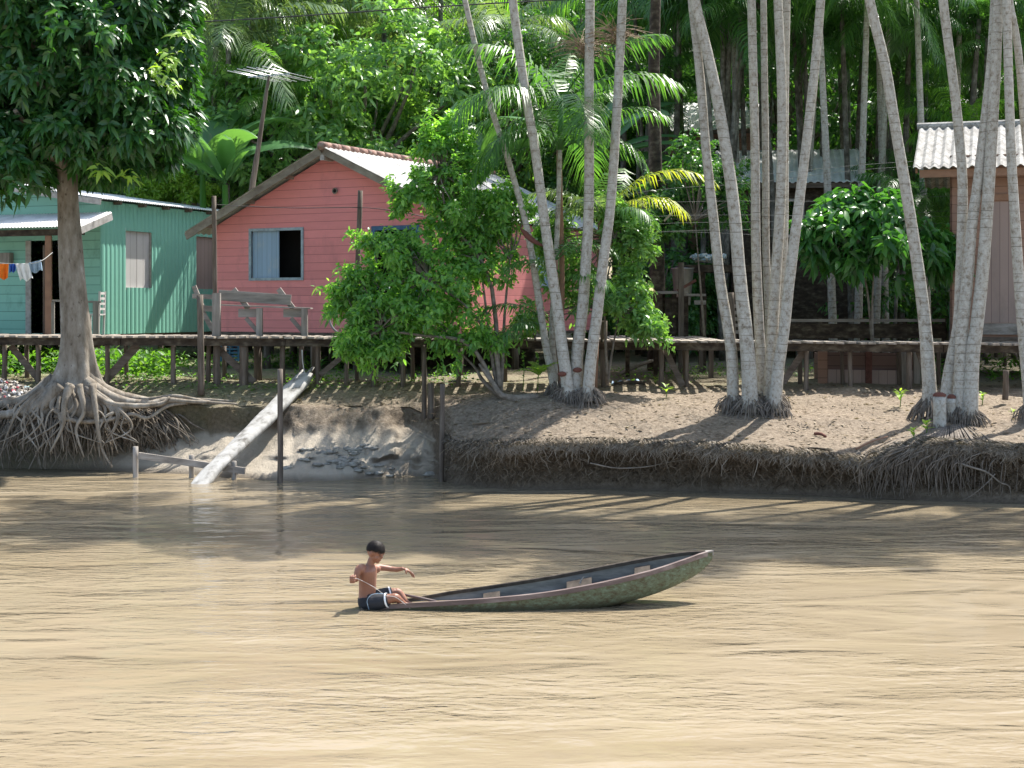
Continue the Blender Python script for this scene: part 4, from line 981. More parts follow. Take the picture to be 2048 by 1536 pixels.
lb = bush('leafy_bush', [[bb, P(965,760,26.1), P(950,735,26.2), P(905,690,26.3)], [bb, P(985,720,26.1), P(975,640,26.2), P(960,520,26.4)], [bb, P(1005,720,26.1), P(1010,620,26.3), P(1020,520,26.4)], [bb, P(990,700,26), P(940,620,26.1), P(860,560,26.2)], [bb, P(940,690,26), P(850,672,26), P(760,660,26.1)], [bb, P(980,560,26.3), P(900,440,26.4), P(880,350,26.5)]],
  [(P(850,600,26.3), (1.35,.8,.75), 34, .3), (P(760,640,26.2), (.75,.6,.55), 18, .22), (P(930,520,26.5), (.95,.7,.75), 22, .28), (P(960,680,26.2), (.7,.5,.22), 10, .2), (P(880,380,26.6), (.55,.5,.75), 16, .24), (P(960,430,26.6), (.75,.6,.7), 20, .28), (P(720,560,26.3), (.28,.3,.32), 5, .15), (P(770,500,26.4), (.3,.3,.28), 6, .16), (P(862,300,26.7), (.28,.28,.3), 6, .16), (P(815,400,26.6), (.28,.3,.3), 6, .17), (P(700,690,26.2), (.28,.3,.2), 6, .15), (P(940,330,26.7), (.35,.3,.3), 7, .18), (P(800,500,26.4), (.5,.5,.5), 14, .24), (P(1005,440,26.5), (.5,.5,.6), 13, .24), (P(900,270,26.8), (.3,.3,.25), 6, .16), (P(700,600,26.3), (.4,.35,.4), 9, .18), (P(730,680,26.2), (.5,.35,.25), 10, .18)],
  M['leaf_bush'], 'tall loose leafy bush in front of the pink house', 'bush', .125, .05, 6, 17, bb, 51, stemr=.045)
# the thick recumbent stem at the bush's foot
MB().tube(smooth_path([P(1075,795,25.9), P(1030,797,25.8), P(1002,790,25.85), P(985,765,25.9), P(968,742,25.95), P(958,728,26)], 12), [.075,.075,.07,.065,.06,.055,.05,.045,.04,.035,.03,.025,.02], 9, wob=.18).build('thick_stem', M['root'], lb, True)
b2 = P(1215, 770, 26.9)
bush('side_bush', [[b2, P(1225,700,26.9), P(1240,620,26.9)], [b2, P(1210,600,26.9), P(1230,480,27)]],
  [(P(1250,600,26.9), (.42,.4,.6), 14, .22), (P(1272,490,27), (.36,.4,.42), 10, .2), (P(1285,645,26.7), (.3,.3,.18), 8, .14), (P(1230,440,27.1), (.3,.3,.3), 6, .18), (P(1160,570,27.2), (.4,.35,.45), 7, .2), (P(1110,500,27.6), (.5,.4,.75), 15, .24), (P(1060,640,27.4), (.3,.3,.3), 5, .2)],
  M['leaf_bright'], 'bright green bush leaning over the boardwalk right of the bush palms', 'bush', .13, .055, 6, 15, b2, 52)
b3 = P(1410, 690, 31)
bush('dark_bush', [[b3, P(1400,560,31), P(1390,440,31)]], [(P(1385,370,31.5), (1.0,.8,.9), 26, .32), (P(1330,440,31.5), (.6,.6,.5), 12, .26), (P(1450,400,32), (.5,.6,.6), 10, .26)],
  M['leaf_dark'], 'dark bush behind the wires left of the middle palms', 'bush', .14, .06, 6, 14, b3, 53)
b4 = P(1745, 690, 29.4)
bush('broad_leaf_shrub', [[b4, P(1745,600,29.4), P(1750,500,29.4)], [b4, P(1730,560,29.5), P(1690,480,29.4)]], [(P(1740,480,29.4), (1.25,.9,.75), 30, .3), (P(1650,480,29.3), (.5,.5,.5), 10, .24), (P(1720,420,29.6), (.8,.7,.35), 14, .22), (P(1845,500,29.3), (.35,.4,.3), 7, .2)],
  M['leaf_cacao'], 'broad leaved shrub with big glossy leaves between the two right clumps', 'shrub', .27, .11, 6, 7, b4, 54, droop=.55)
b5 = P(340, 560, 41)
bush('feathery_shrub', [[Vector((b5.x, 41, 1.6)), P(340,450,41), P(340,400,41)]], [(P(335,372,40.5), (1.25,.8,.45), 34, .28), (P(300,385,40), (.6,.5,.3), 10, .22), (P(400,385,40), (.5,.5,.25), 10, .2)],
  M['sprout'], 'light yellow green feathery shrub over the teal roof', 'shrub', .12, .045, 7, 16, Vector((b5.x, 41, 1.6)), 55)

# young palms and loose fronds in the bush clump
def fronds_plant(name, base, specs, mats, label, seed, trunk=None, cat='palm', group=None):
    """specs: list of (px,py,D of crown point, az, e0, L, droop, n, ll, lw, hang)"""
    t = thing(name, base, label, cat, group); g = np.random.default_rng(seed)
    by = {}
    for sp in specs:
        m_ = sp[-1]; by.setdefault(m_, []).append(frond(P(*sp[:3]), sp[3], sp[4], sp[5], sp[6], sp[7], sp[8], sp[9], g, sp[10]))
    for k, v in by.items(): foliage_obj('fronds', v, M[k], t)
    if trunk:
        for (pp, r, mt) in trunk: MB().tube(smooth_path(pp, 14), r, 8, wob=.06).build('trunk', M[mt], t, True)
    return t
yb = P(1118, 790, 26.7)
specs = []
for i, (az, e0, L, dr, mt) in enumerate(((3.0,.9,1.9,1.7,'frond'),(2.5,1.2,2.2,1.4,'frond'),(.15,.9,2.3,1.5,'frond'),(.5,1.2,2.2,1.2,'frond'),(5.2,.7,1.7,1.6,'frond'),(3.9,.6,2.0,1.9,'frond'),(1.4,1.3,2.5,.9,'frond_bright'),(6.0,.5,1.8,1.7,'frond'),(.9,1.0,2.4,1.0,'frond_bright'),(3.3,.2,1.6,1.4,'frond'))):
    specs.append((1118, 300, 26.7, az, e0, L, dr, 38, .6, .035, .7, mt))
fronds_plant('young_palm', yb, specs, None, 'young palm with dark drooping fronds and orange stem inside the bush clump', 61, [([yb, P(1124,560,26.7), P(1120,400,26.7), P(1118,300,26.7)], .05, 'orange_wood')])
yb = P(1190, 790, 27.2)
specs = [(1200, 440, 27.2, az, e0, L, dr, 36, .62, .035, .6, mt) for az, e0, L, dr, mt in ((.05,1.0,2.5,1.7,'frond_yellow'),(.35,.7,1.9,1.5,'frond_yellow'),(3.2,.9,1.5,1.4,'frond_grey'),(2.7,.6,1.3,1.4,'frond_grey'),(5.6,.6,1.2,1.5,'frond'),(4.4,.8,1.4,1.6,'frond_grey'),(1.2,1.1,1.7,1.0,'frond_bright'))]
fronds_plant('young_palm', yb, specs, None, 'young palm with one long yellow frond arching over the wires', 62, [([yb, P(1196,600,27.2), P(1200,440,27.2)], .04, 'orange_wood')])
yb = P(1120, 780, 26.3)
specs = [(x, y, 26.2, az, e0, L, dr, 30, .45, .03, .6, 'frond') for x, y, az, e0, L, dr in ((1110,520,.1,.7,1.2,1.5),(1110,520,.8,.9,1.2,1.5),(1120,545,3.6,.6,1.2,1.5),(1130,560,5.6,.4,1.0,1.3),(1090,640,3.2,.7,1.2,1.4),(1080,650,3.8,.3,.9,1.3),(1130,640,.2,.9,1.0,1.4))]
fronds_plant('young_palm', yb, specs, None, 'low young palm with short fronds between the bush palm trunks', 63, [([yb, P(1118,650,26.2), P(1112,520,26.2)], .03, 'orange_wood')])
yb = P(1085, 770, 26.2)
specs = [(1078, 748, 26.1, az, e0, .45, 1.0, 14, .14, .03, .3, 'sprout') for az, e0 in ((0,.9),(1,.6),(2,.9),(3.1,.5),(4.2,.7),(5.2,.8))]
fronds_plant('spiky_sprout', yb, specs, None, 'small yellow green spiky sprout at the bush palm roots', 64, cat='plant')
# hanging dead sheath and dry flower sprays
def spray(px, py, D, n, L, label):
    b = P(px, py, D); t = thing('flower_spray', b, label, 'palm flower'); g = np.random.default_rng(px); rr = random.Random(px); mb = MB()
    mb.tube([b, b+Vector((-.12,0,.28))], [.02,.014], 5)
    for k in range(n):
        d = Vector(g.normal(0, 1, 3)); d.z = abs(d.z)*.5-.15; d.normalize(); p = b+Vector((-.12*rr.random(), 0, .28*rr.random()))
        mb.tube([p, p+d*L*.5+Vector((0,0,.03)), p+d*L*rr.uniform(.8, 1.1)-Vector((0,0,.08))], [.007,.006,.004], 3, False)
    mb.build('strands', M['spadix'], t)
spray(1172, 118, 26.0, 80, .62, 'pale dry flower spray on the upright bush palm')
spray(1235, 90, 25.9, 80, .6, 'pale dry flower spray on the right leaning bush palm')
mb = MB(); mb.tube(smooth_path([P(1040,455,25.9), P(1062,478,25.9), P(1090,494,25.8)], 8), [.01,.03,.045,.05,.05,.045,.035,.025,.008], 7, wob=.2)
solo(mb, 'palm_sheath', M['notch'], 'pinkish brown dry palm sheath hanging by the thin bush palm', 'palm sheath', smooth=True)

# ------------------------------------------------------------------ banana plants
def banana(px, py, D, label, seed, n=8, L=2.0, spec=None):
    top = P(px, py, D); base = Vector((top.x, D, gzx(top.x, D))); t = thing('banana_plant', base, label, 'banana plant'); g = random.Random(seed)
    MB().tube([base, (base+top)/2+Vector((.04,0,0)), top], [.13,.11,.07], 10).build('stem', M['grass'], t, True)
    for i in range(n):
        az = i*2.4+g.uniform(-.3, .3) if spec is None else spec[i][0]; e0 = g.uniform(.75, 1.35) if spec is None else spec[i][1]; Li = L*g.uniform(.8, 1.1)
        dr = g.uniform(.8, 1.8); S = 14; p = top.copy(); rows = [[], [], [], [], []]
        tw = g.uniform(-.5, .5)
        for k in range(S+1):
            s = k/S; el = e0-dr*s**1.5; d = Vector((math.cos(el)*math.cos(az), math.cos(el)*math.sin(az), math.sin(el)))
            sd = d.cross(Vector((0,0,1))).normalized(); up = sd.cross(d); sd = (sd*math.cos(tw)+up*math.sin(tw))
            w = .22*math.sin(math.pi*min(1, max(0, (s-.1)/.9))**.75)**.6*(L/2) if s > .1 else .012
            if g.random() < .25: w *= .88
            rows[0].append(p-sd*w-up*w*.12); rows[1].append(p-sd*w*.5+up*w*.18); rows[2].append(p+up*.0); rows[3].append(p+sd*w*.5+up*w*.18); rows[4].append(p+sd*w-up*w*.12)
            p = p+d*Li/S
        MB().grid(rows).build('leaf', M['banana'], t, True)
banana(405, 350, 38.6, 'banana plant with broad upright leaves behind the teal roof', 1, 9, 3.1, [(1.9,1.35),(2.6,1.2),(.4,1.0),(1.2,1.25),(5.6,.9),(3.3,.7),(4.5,.8),(.1,.6),(2.9,.9)])
banana(450, 370, 38.2, 'lower banana plant tucked against the pink roof edge', 2, 8, 2.3)
banana(965, 330, 40, 'banana plant with a pale torn leaf behind the pink ridge', 3, 8, 2.3, [(2.7,1.2),(2.2,1.3),(3.1,.9),(.5,1.2),(1.1,1.0),(5,.8),(.1,.7),(4,.6)])
banana(1180, 330, 37, 'dark banana plant seen between the bush palm trunks', 4, 9, 3.0, [(.1,.6),(.4,.95),(.8,1.3),(5.9,.4),(2.4,1.1),(3.0,.8),(1.6,1.3),(5.4,.8),(.2,.3)])

# ------------------------------------------------------------------ trees behind the houses
def tree_proto(name, blobs, L, W, k, nper, mat, trunk_h, seed, tr=.14, tpl='ovate', droop=.4, fill=.45):
    g = np.random.default_rng(seed); pts = []; ax = []; cs = []
    for c, r, n, rc in blobs:
        p, e, cc, _ = crown_pts(c, r, n, rc, nper, g, fill=fill, low=-.75); pts.append(p); ax.append(e); cs.append(cc)
    p = np.concatenate(pts); e = np.concatenate(ax)
    V, l, s = whorls(p, e, k, L, W, 1., droop, g, tpl, jit=.3)
    me = np_mesh(name, V, l, s, None); me.materials.append(mat)
    mb = MB(); mb.tube(smooth_path([(0,0,-.2), (.08,0,trunk_h*.5), (0,.05,trunk_h)], 8), [tr*1.3, tr*1.1, tr, tr, tr*.95, tr*.9, tr*.85, tr*.8, tr*.7], 8, wob=.12)
    limbs(mb, (0,.05,trunk_h*.92), [tuple(c) for c in np.concatenate(cs)[::4]], tr*.5, .02, g, 4, 5)
    mt = bpy.data.meshes.new('trunk'); mt.from_pydata(mb.v, [], mb.f); mt.materials.append(M['root']); mt.polygons.foreach_set('use_smooth', [True]*len(mt.polygons))
    return me, mt
def place_tree(protos, k, x, D, sc, label, group=None, name='tree', mat=None, rz=None, cat='tree', sz=None):
    me, mt = protos; t = thing(name, Vector((x, D, gzx(x, D)-.05)), label, cat, group)
    for nm, m_ in (('crown', me), ('trunk', mt)):
        o = bpy.data.objects.new(nm, m_); col.objects.link(o); o.parent = t
        if mat and nm == 'crown': o.material_slots[0].link = 'OBJECT'; o.material_slots[0].material = mat
    t.scale = (sc, sc, sc if sz is None else sz); t.rotation_euler.z = rng.uniform(0, 6.28) if rz is None else rz; return t
# the bright tree with big clustered leaves right behind the pink house
pc = tree_proto('crown', [((-1.8,0,5.6),(2.2,2.0,1.5),30,.62), ((.8,0,6.6),(2.6,2.2,1.6),38,.66), ((2.6,.2,4.8),(1.5,1.6,1.6),20,.6), ((0,-.4,4.0),(2.9,1.8,1.4),32,.62), ((-3.0,-.2,4.6),(1.0,1.2,.9),12,.5)], .25, .085, 8, 24, M['leaf_bright'], 4.2, 71, .2, droop=.3, fill=.3)
place_tree(pc, 0, PX(700, 42), 42, 1.13, 'big bright green tree rising right behind the pink house', rz=0)
p1 = tree_proto('crown', [((0,0,6.0),(2.4,2.3,2.2),60,.55), ((1.1,0,8.2),(1.8,1.7,1.4),34,.5), ((-1.3,.3,7.6),(1.6,1.6,1.2),26,.5), ((0,0,3.6),(2.2,2.0,1.2),30,.5)], .17, .07, 6, 16, M['leaf_dark'], 4.5, 72, .17)
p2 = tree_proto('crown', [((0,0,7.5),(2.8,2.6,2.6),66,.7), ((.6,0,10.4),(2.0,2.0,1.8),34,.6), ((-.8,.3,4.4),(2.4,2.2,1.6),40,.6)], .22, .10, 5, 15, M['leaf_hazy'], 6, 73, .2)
p3 = tree_proto('crown', [((0,0,1.5),(1.8,1.5,1.2),40,.45), ((1.2,0,1.0),(1.0,1.0,.8),16,.35), ((-1.2,0,1.1),(1.1,1.0,.8),18,.35)], .15, .06, 6, 14, M['leaf_dark'], .9, 74, .06)
GT = 'trees beyond the houses'
rr = random.Random(9)
row = [(-13.5,44,p1,1.0,'leaf_dark'),(-9.5,47,p1,1.1,'leaf_bright'),(-6.5,50,p2,1.0,'leaf_hazy'),(-3.0,46,p1,1.0,'leaf_bright'),(0.2,44,p1,1.05,'leaf_dark'),(2.6,48,p2,1.0,'leaf_dark'),(5.5,50,p1,1.2,'leaf_dark'),(8.5,47,p2,1.0,'leaf_dark'),(11.5,50,p1,1.2,'leaf_dark'),(14.5,46,p2,1.0,'leaf_dark'),(17.5,49,p1,1.2,'leaf_dark'),(-17,48,p2,1.0,'leaf_dark')]
for i, (x, D, pr, sc, mt) in enumerate(row):
    place_tree(pr, i, x, D, sc, 'leafy tree in the wood beyond the houses', GT, mat=M[mt])
for i in range(26):
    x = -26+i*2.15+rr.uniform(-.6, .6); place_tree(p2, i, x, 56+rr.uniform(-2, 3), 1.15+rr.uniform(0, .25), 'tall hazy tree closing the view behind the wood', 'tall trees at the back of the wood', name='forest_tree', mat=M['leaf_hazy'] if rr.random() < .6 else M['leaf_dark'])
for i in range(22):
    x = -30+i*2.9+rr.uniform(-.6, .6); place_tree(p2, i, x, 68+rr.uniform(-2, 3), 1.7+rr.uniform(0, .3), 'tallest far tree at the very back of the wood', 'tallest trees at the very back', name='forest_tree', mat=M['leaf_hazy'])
for i, (x, D, sc) in enumerate(((1.6,40,1.1),(3.6,38,1.0),(6.3,41,1.2),(9.0,40,1.1),(12,41,1.2),(14.5,38,1.1),(-15,40,1.2),(-12,41,1.2),(4.8,44,1.3),(10.4,44,1.3),(7.5,45,1.3),(-7.6,43,1.1),(16.5,42,1.3))):
    place_tree(p3, i, x, D, sc, 'dark undergrowth thicket between the far palms', 'thickets under the far palms', name='thicket', cat='bush')

# far palms
BG_TR = []
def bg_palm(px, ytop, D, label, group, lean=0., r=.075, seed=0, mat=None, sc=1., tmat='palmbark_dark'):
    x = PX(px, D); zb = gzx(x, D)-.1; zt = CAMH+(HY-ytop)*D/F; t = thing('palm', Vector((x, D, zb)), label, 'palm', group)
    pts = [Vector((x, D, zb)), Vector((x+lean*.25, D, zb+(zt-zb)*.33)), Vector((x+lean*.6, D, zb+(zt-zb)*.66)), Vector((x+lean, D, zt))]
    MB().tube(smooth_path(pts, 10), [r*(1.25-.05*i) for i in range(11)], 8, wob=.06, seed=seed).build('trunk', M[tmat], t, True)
    crown_copy(t, Vector((lean, 0, zt-zb)), seed, mat, sc); return t
GP = 'far palms of the shady grove'
rr = random.Random(17)
fixed = [(1290,-30,34,.2),(1668,-60,30.5,-.4),(1715,-40,31.5,.25),(1750,30,33,.35),(1772,60,33.5,-.2),(1800,-40,35,.3),(1856,-60,31,-.3),(1640,20,35,-.5),(1700,10,36,.4),(1905,-10,33.5,.2),(1960,40,34,-.2),(2030,-60,34,.3),(1598,80,34,.5),(1480,-20,35,-.2),(1440,-60,34,.3),(1345,-20,35,.2),(1375,0,37,-.3),(1240,0,37,.2),(1320,110,39,.3),(2100,0,33,0.),(2180,50,35,.2)]
for i, (px, yt, D, ln) in enumerate(fixed):
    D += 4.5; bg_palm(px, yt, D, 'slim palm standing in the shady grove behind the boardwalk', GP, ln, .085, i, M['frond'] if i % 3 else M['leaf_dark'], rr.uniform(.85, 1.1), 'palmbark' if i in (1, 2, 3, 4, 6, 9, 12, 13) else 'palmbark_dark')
for i in range(9):
    px = rr.uniform(1740, 2050); D = rr.uniform(33, 39)
    bg_palm(px, rr.uniform(230, 430), D, 'low young palm in the shady grove', 'low young palms in the grove', rr.uniform(-.3, .3), .04, i, M['frond_bright'] if i % 2 else M['frond'], rr.uniform(.5, .75))
for i in range(62):
    px = rr.uniform(1270, 2150); bg_palm(px, rr.uniform(-60, 40) if 1290 < px < 1740 else rr.uniform(-60, 260), rr.uniform(36.5, 46), 'slim palm standing in the shady grove behind the boardwalk', GP, rr.uniform(-.6, .6), rr.uniform(.05, .085), i, M['leaf_dark'] if i % 2 else M['frond'], rr.uniform(.7, 1.))
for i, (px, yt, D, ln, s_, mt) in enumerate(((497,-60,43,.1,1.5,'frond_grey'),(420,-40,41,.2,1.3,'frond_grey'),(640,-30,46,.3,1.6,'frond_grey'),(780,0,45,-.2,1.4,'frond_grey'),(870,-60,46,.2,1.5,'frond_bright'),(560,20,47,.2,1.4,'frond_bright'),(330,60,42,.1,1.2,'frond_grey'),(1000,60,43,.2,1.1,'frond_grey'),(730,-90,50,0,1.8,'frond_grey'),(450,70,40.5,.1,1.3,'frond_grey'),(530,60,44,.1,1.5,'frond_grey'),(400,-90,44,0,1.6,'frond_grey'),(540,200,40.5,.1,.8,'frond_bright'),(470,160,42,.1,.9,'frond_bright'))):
    bg_palm(px, yt, D, 'pale fronded palm over the bright tree and teal roof', 'pale palms behind the houses', ln, .09, i+2, M[mt], s_)

def GP_(px, D, up=0.): x = PX(px, D); return Vector((x, D, gt(x, D)+up))

def ribbons(pts, w):
    """pts (n,k,3) centre lines, w (n,k) widths -> parts"""
    n, k, _ = pts.shape; d = np.gradient(pts, axis=1); side = unit(np.cross(d, np.array([0,1.,.2])+nr.normal(0, .25, (n,1,3))))
    V = np.stack([pts-side*w[..., None]/2, pts+side*w[..., None]/2], 2).reshape(n, k*2, 3)
    f = np.array([[i*2, i*2+1, i*2+3, i*2+2] for i in range(k-1)]).ravel()
    return V.reshape(-1, 3), ((np.arange(n)*k*2)[:, None]+f[None]).ravel(), np.full(n*(k-1), 4)
def root_fringe():
    n = 9500; px = np.concatenate([nr.uniform(888, 2200, n), nr.uniform(1740, 2200, n//4)]); n = len(px); pr = prof(px)
    L4 = pr[:, 4]; back = nr.uniform(-.02, .45, n); nz = np.array([noise.noise(Vector((p*.013, 3, 0)))+.6*noise.noise(Vector((p*.05, 9, 0))) for p in px])
    on_face = nr.random(n) < .33
    D0_ = L4[:, 0]+back; z0 = L4[:, 1]+back*.35+.02
    f = nr.uniform(0, 1, n); D0_ = np.where(on_face, pr[:, 4, 0]*(1-f)+pr[:, 2, 0]*f-.06, D0_); z0 = np.where(on_face, L4[:, 1]*(1-f)+.12*f, z0)
    ln = nr.uniform(.03, .20, n)*(1+1.3*np.clip(nz, -.7, 1))*np.where(nr.random(n) < .06, 2.0, 1.); X0 = (px-1024)*D0_/F
    dx = nr.normal(0, .5, n)*ln
    t = np.linspace(0, 1, 5)[None]
    yy = D0_[:, None] - np.where(on_face, .06, back+.10)[:, None]*np.minimum(1, t*1.6)
    zz = z0[:, None] + np.where(on_face, 0, -.16*back)[:, None] - ln[:, None]*t**1.4*nr.uniform(.45, 1.15, n)[:, None]
    xx = X0[:, None]+dx[:, None]*t+nr.normal(0, .022, (n, 5))
    w = nr.uniform(.005, .014, n)[:, None]*np.array([1.1, 1, 1, .8, .35])[None]
    A = np.stack([xx, yy-.03, zz], -1)
    for sel, nm, mt, lb_ in ((on_face, 'root_fringe', 'fringe', 'dark fine roots tangled on the cut face of the bank'), (~on_face, 'dry_root_mat', 'straw', 'dry straw coloured root ends drooping over the bank edge')):
        V, l, s = ribbons(A[sel], w[sel]); o = np_mesh(nm, V, l, s, M[mt]); tag(o, lb_, 'roots', kind='stuff')
root_fringe()
# a few thick crooked roots on the bank edge to the right
def bank_root(pts, r, label, seed):
    solo(MB().tube(smooth_path([P(*p) for p in pts], 14), [r*(1-.05*i) for i in range(15)], 7, wob=.25, seed=seed), 'bank_root', M['root'], label, 'root', 'crooked roots on the bank edge', True)
bank_root([(1915,925,22.3),(1945,935,22.2),(1975,945,22.15),(2000,965,22.1),(2018,972,22.1),(2022,992,22.1)], .018, 'pale crooked root at the edge below the right palms', 1)
bank_root([(1990,948,22.2),(1975,965,22.15),(1945,990,22.1),(1925,1000,22.1)], .010, 'thin straight root slanting down the dark bank face', 2)
bank_root([(1180,926,23.6),(1230,936,23.55),(1290,934,23.5),(1340,924,23.5),(1390,918,23.4)], .012, 'long thin root running along the bank edge in the middle', 3)
bank_root([(1720,905,23.0),(1708,912,23.0),(1690,912,23.05)], .04, 'knobby dark root lump on the bank edge', 4)

def litter():
    n = 9000; px = nr.uniform(-60, 2150, n); u = nr.random(n); pr = prof(px)
    D = pr[:, 4, 0]*(1-u)+29.5*u; X = (px-1024)*D/F
    z = np.array([gt(x, y) for x, y in zip(X, D)])+.012
    pos = np.stack([X, D, z], -1); th = nr.uniform(0, 6.28, n); d = np.stack([np.cos(th), np.sin(th), nr.normal(.0, .12, n)], -1)
    L = nr.uniform(.025, .10, n); long = nr.random(n) < .35; L = np.where(long, nr.uniform(.1, .28, n), L); W = np.where(long, .010, L*.45)
    V, l, s = leaves(pos, d, np.tile([0,0,1.], (n, 1))+nr.normal(0, .25, (n, 3)), L, W, .0, 'strip')
    o = np_mesh('leaf_litter', V, l, s, M['litter']); tag(o, 'dry leaves, straw and twigs scattered over the bare bank', 'litter', kind='stuff')
litter()
def grass():
    parts = []
    for (a, b, d0, d1, n, L, W) in ((-80, 345, 29.6, 33, 5200, .26, .045), (180, 700, 27.6, 29.6, 1500, .07, .035), (590, 980, 27.8, 31, 900, .07, .04), (1200, 1480, 28.5, 32, 900, .09, .02), (1280, 1700, 30, 33, 500, .12, .025), (-80, 700, 31, 36, 2500, .16, .04), (1860, 2100, 29, 32, 500, .22, .04)):
        px = nr.uniform(a, b, n); D = nr.uniform(d0, d1, n); X = (px-1024)*D/F
        keep = np.array([noise.noise(Vector((x*.9, y*.9, 1))) > -.12 for x, y in zip(X, D)]); X = X[keep]; D = D[keep]; m = len(X)
        z = np.array([gt(x, y) for x, y in zip(X, D)]); hgt = nr.uniform(0, 1, m)**1.5*L*1.6
        th = nr.uniform(0, 6.28, m); d = np.stack([np.cos(th)*.8, np.sin(th)*.8, nr.uniform(.2, 1.2, m)], -1)
        parts.append(leaves(np.stack([X, D, z+hgt], -1), d, np.tile([0,0,1.], (m, 1))+nr.normal(0, .4, (m, 3)), L*nr.uniform(.5, 1.2, m), W*nr.uniform(.7, 1.3, m)*(1+L), .3))
    V, l, s = join(parts); o = np_mesh('ground_cover', V, l, s, M['grass']); tag(o, 'bright weeds and low grass under and behind the boardwalk', 'weeds', kind='stuff')
grass()
def sprout(px, D, h, n, label, seed, L=.22, W=.035, mat='sprout'):
    b = GP_(px, D); t = thing('seedling', b, label, 'plant'); g = np.random.default_rng(seed)
    MB().tube([b-Vector((0,0,.03)), b+Vector((.02,0,h*.6)), b+Vector((.01,0,h))], .008, 5).build('stem', M['grass'], t, True)
    k = n; pos = np.tile(np.array(b), (k, 1))+np.stack([np.zeros(k), np.zeros(k), g.uniform(.35, 1, k)*h], -1)
    th = np.arange(k)*2.4; d = np.stack([np.cos(th), np.sin(th), g.uniform(.4, 1.4, k)], -1)
    foliage_obj('foliage', [leaves(pos, d, np.tile([0,0,1.], (k, 1)), L*g.uniform(.7, 1.1, k), np.full(k, W), .35)], M[mat], t)
sprout(1332, 26.4, .20, 9, 'yellow green seedling on bare earth left of the middle clump', 1)
sprout(1800, 25.6, .30, 14, 'upright seedling on bare earth left of the stump palms', 2, .2)
sprout(1852, 23.5, .22, 9, 'seedling with wide fresh leaves against the red topped stump', 3, .2, .06)
sprout(1826, 23.2, .16, 10, 'low seedling on the dark root mound below the stump', 4, .16, .04)
sprout(1964, 25.6, .22, 8, 'round leaved seedling right of the stump palms', 5, .11, .07)
sprout(2026, 24.9, .06, 9, 'flat tuft of green blades near the right edge', 6, .12, .02)
sprout(1310, 28.0, .12, 8, 'tiny weed beside the boardwalk brace', 7, .1, .03)
sprout(1075, 26.7, .7, 26, 'thin leafy sapling between the bush stems and the palms', 8, .10, .05, 'leaf_bush')
sprout(1046, 26.9, .75, 22, 'second thin leafy sapling right of the bush stems', 9, .09, .045, 'leaf_bush')

# mud lumps in the bay
def mud():
    mb = MB(); rr = random.Random(4)
    for k in range(60):
        px = rr.gauss(690, 50); D = rr.uniform(25.5, 26.15); c = GP_(px, D)
        if c.z < .02: continue
        r = rr.uniform(.03, .085); s = rr.random()*50; 
        mb.ell(c-Vector((0,0,r*.1)), (r*1.6, r*1.2, r*.5), 14, 9, fn=lambda d: 1+.55*noise.noise(d*1.8+Vector((s,0,0)))+.25*noise.noise(d*5+Vector((s,0,0))))
    o = mb.build('mud_lumps', mottled('grey_wet_mud', [(.35, (.15,.14,.12)), (.6, (.30,.285,.25))], 12, (1,1,1), .6, .5, .02), None, True)
    tag(o, 'grey churned river mud in the little bay', 'mud', kind='stuff')
mud()

# rubbish heap at the left edge
def heap():
    mb = MB(); rr = random.Random(8); parts = {k: [] for k in ('litter','cloth_white','cloth_orange','notch')}
    c = P(25, 800, 27.4); rows = []
    for i in range(16):
        v = i/15; row = []
        for k in range(30):
            th = 2*math.pi*k/30; r = (1-v)*(1+.2*noise.noise(Vector((math.cos(th)*2, math.sin(th)*2, v*3))))
            row.append(Vector((c.x-.3+math.cos(th)*r*1.05, c.y+math.sin(th)*r*.5, 1.15+.42*math.sin(v*math.pi/2)+.03*noise.noise(Vector((th*3, v*9, 0))))))
        rows.append(row)
    mb.grid(rows, True)
    for k in range(420):
        u = rr.random()**.5; th = rr.uniform(math.pi, 2*math.pi+.6) ; x = c.x-.3+math.cos(th)*u*1.0; y = c.y+math.sin(th)*u*.5; z = 1.17+.42*math.sin((1-u)*math.pi/2)
        q = Vector((x, y-.02, z)); mb.box(q, (rr.uniform(.02, .09), rr.uniform(.01, .05), rr.uniform(.01, .05)), Matrix.Rotation(rr.uniform(0, 3), 3, Vector((rr.random(), rr.random(), rr.random())).normalized()))
    m, nt, b = newmat('rubbish'); g = nt.nodes.new('ShaderNodeNewGeometry')
    r_ = ramp(nt, g.outputs['Random Per Island'], [(0, (.12,.10,.08)), (.35, (.30,.27,.23)), (.6, (.45,.43,.40)), (.8, (.62,.62,.62)), (.9, (.55,.12,.14)), (.95, (.30,.42,.45)), (1, (.7,.7,.66))]); r_.color_ramp.interpolation = 'CONSTANT'
    nt.links.new(r_.outputs[0], b.inputs['Base Color']); b.inputs['Roughness'].default_value = .85
    o = mb.build('rubbish_heap', m); tag(o, 'heap of mixed rubbish and ash beside the mango trunk', 'rubbish', kind='stuff')
heap()

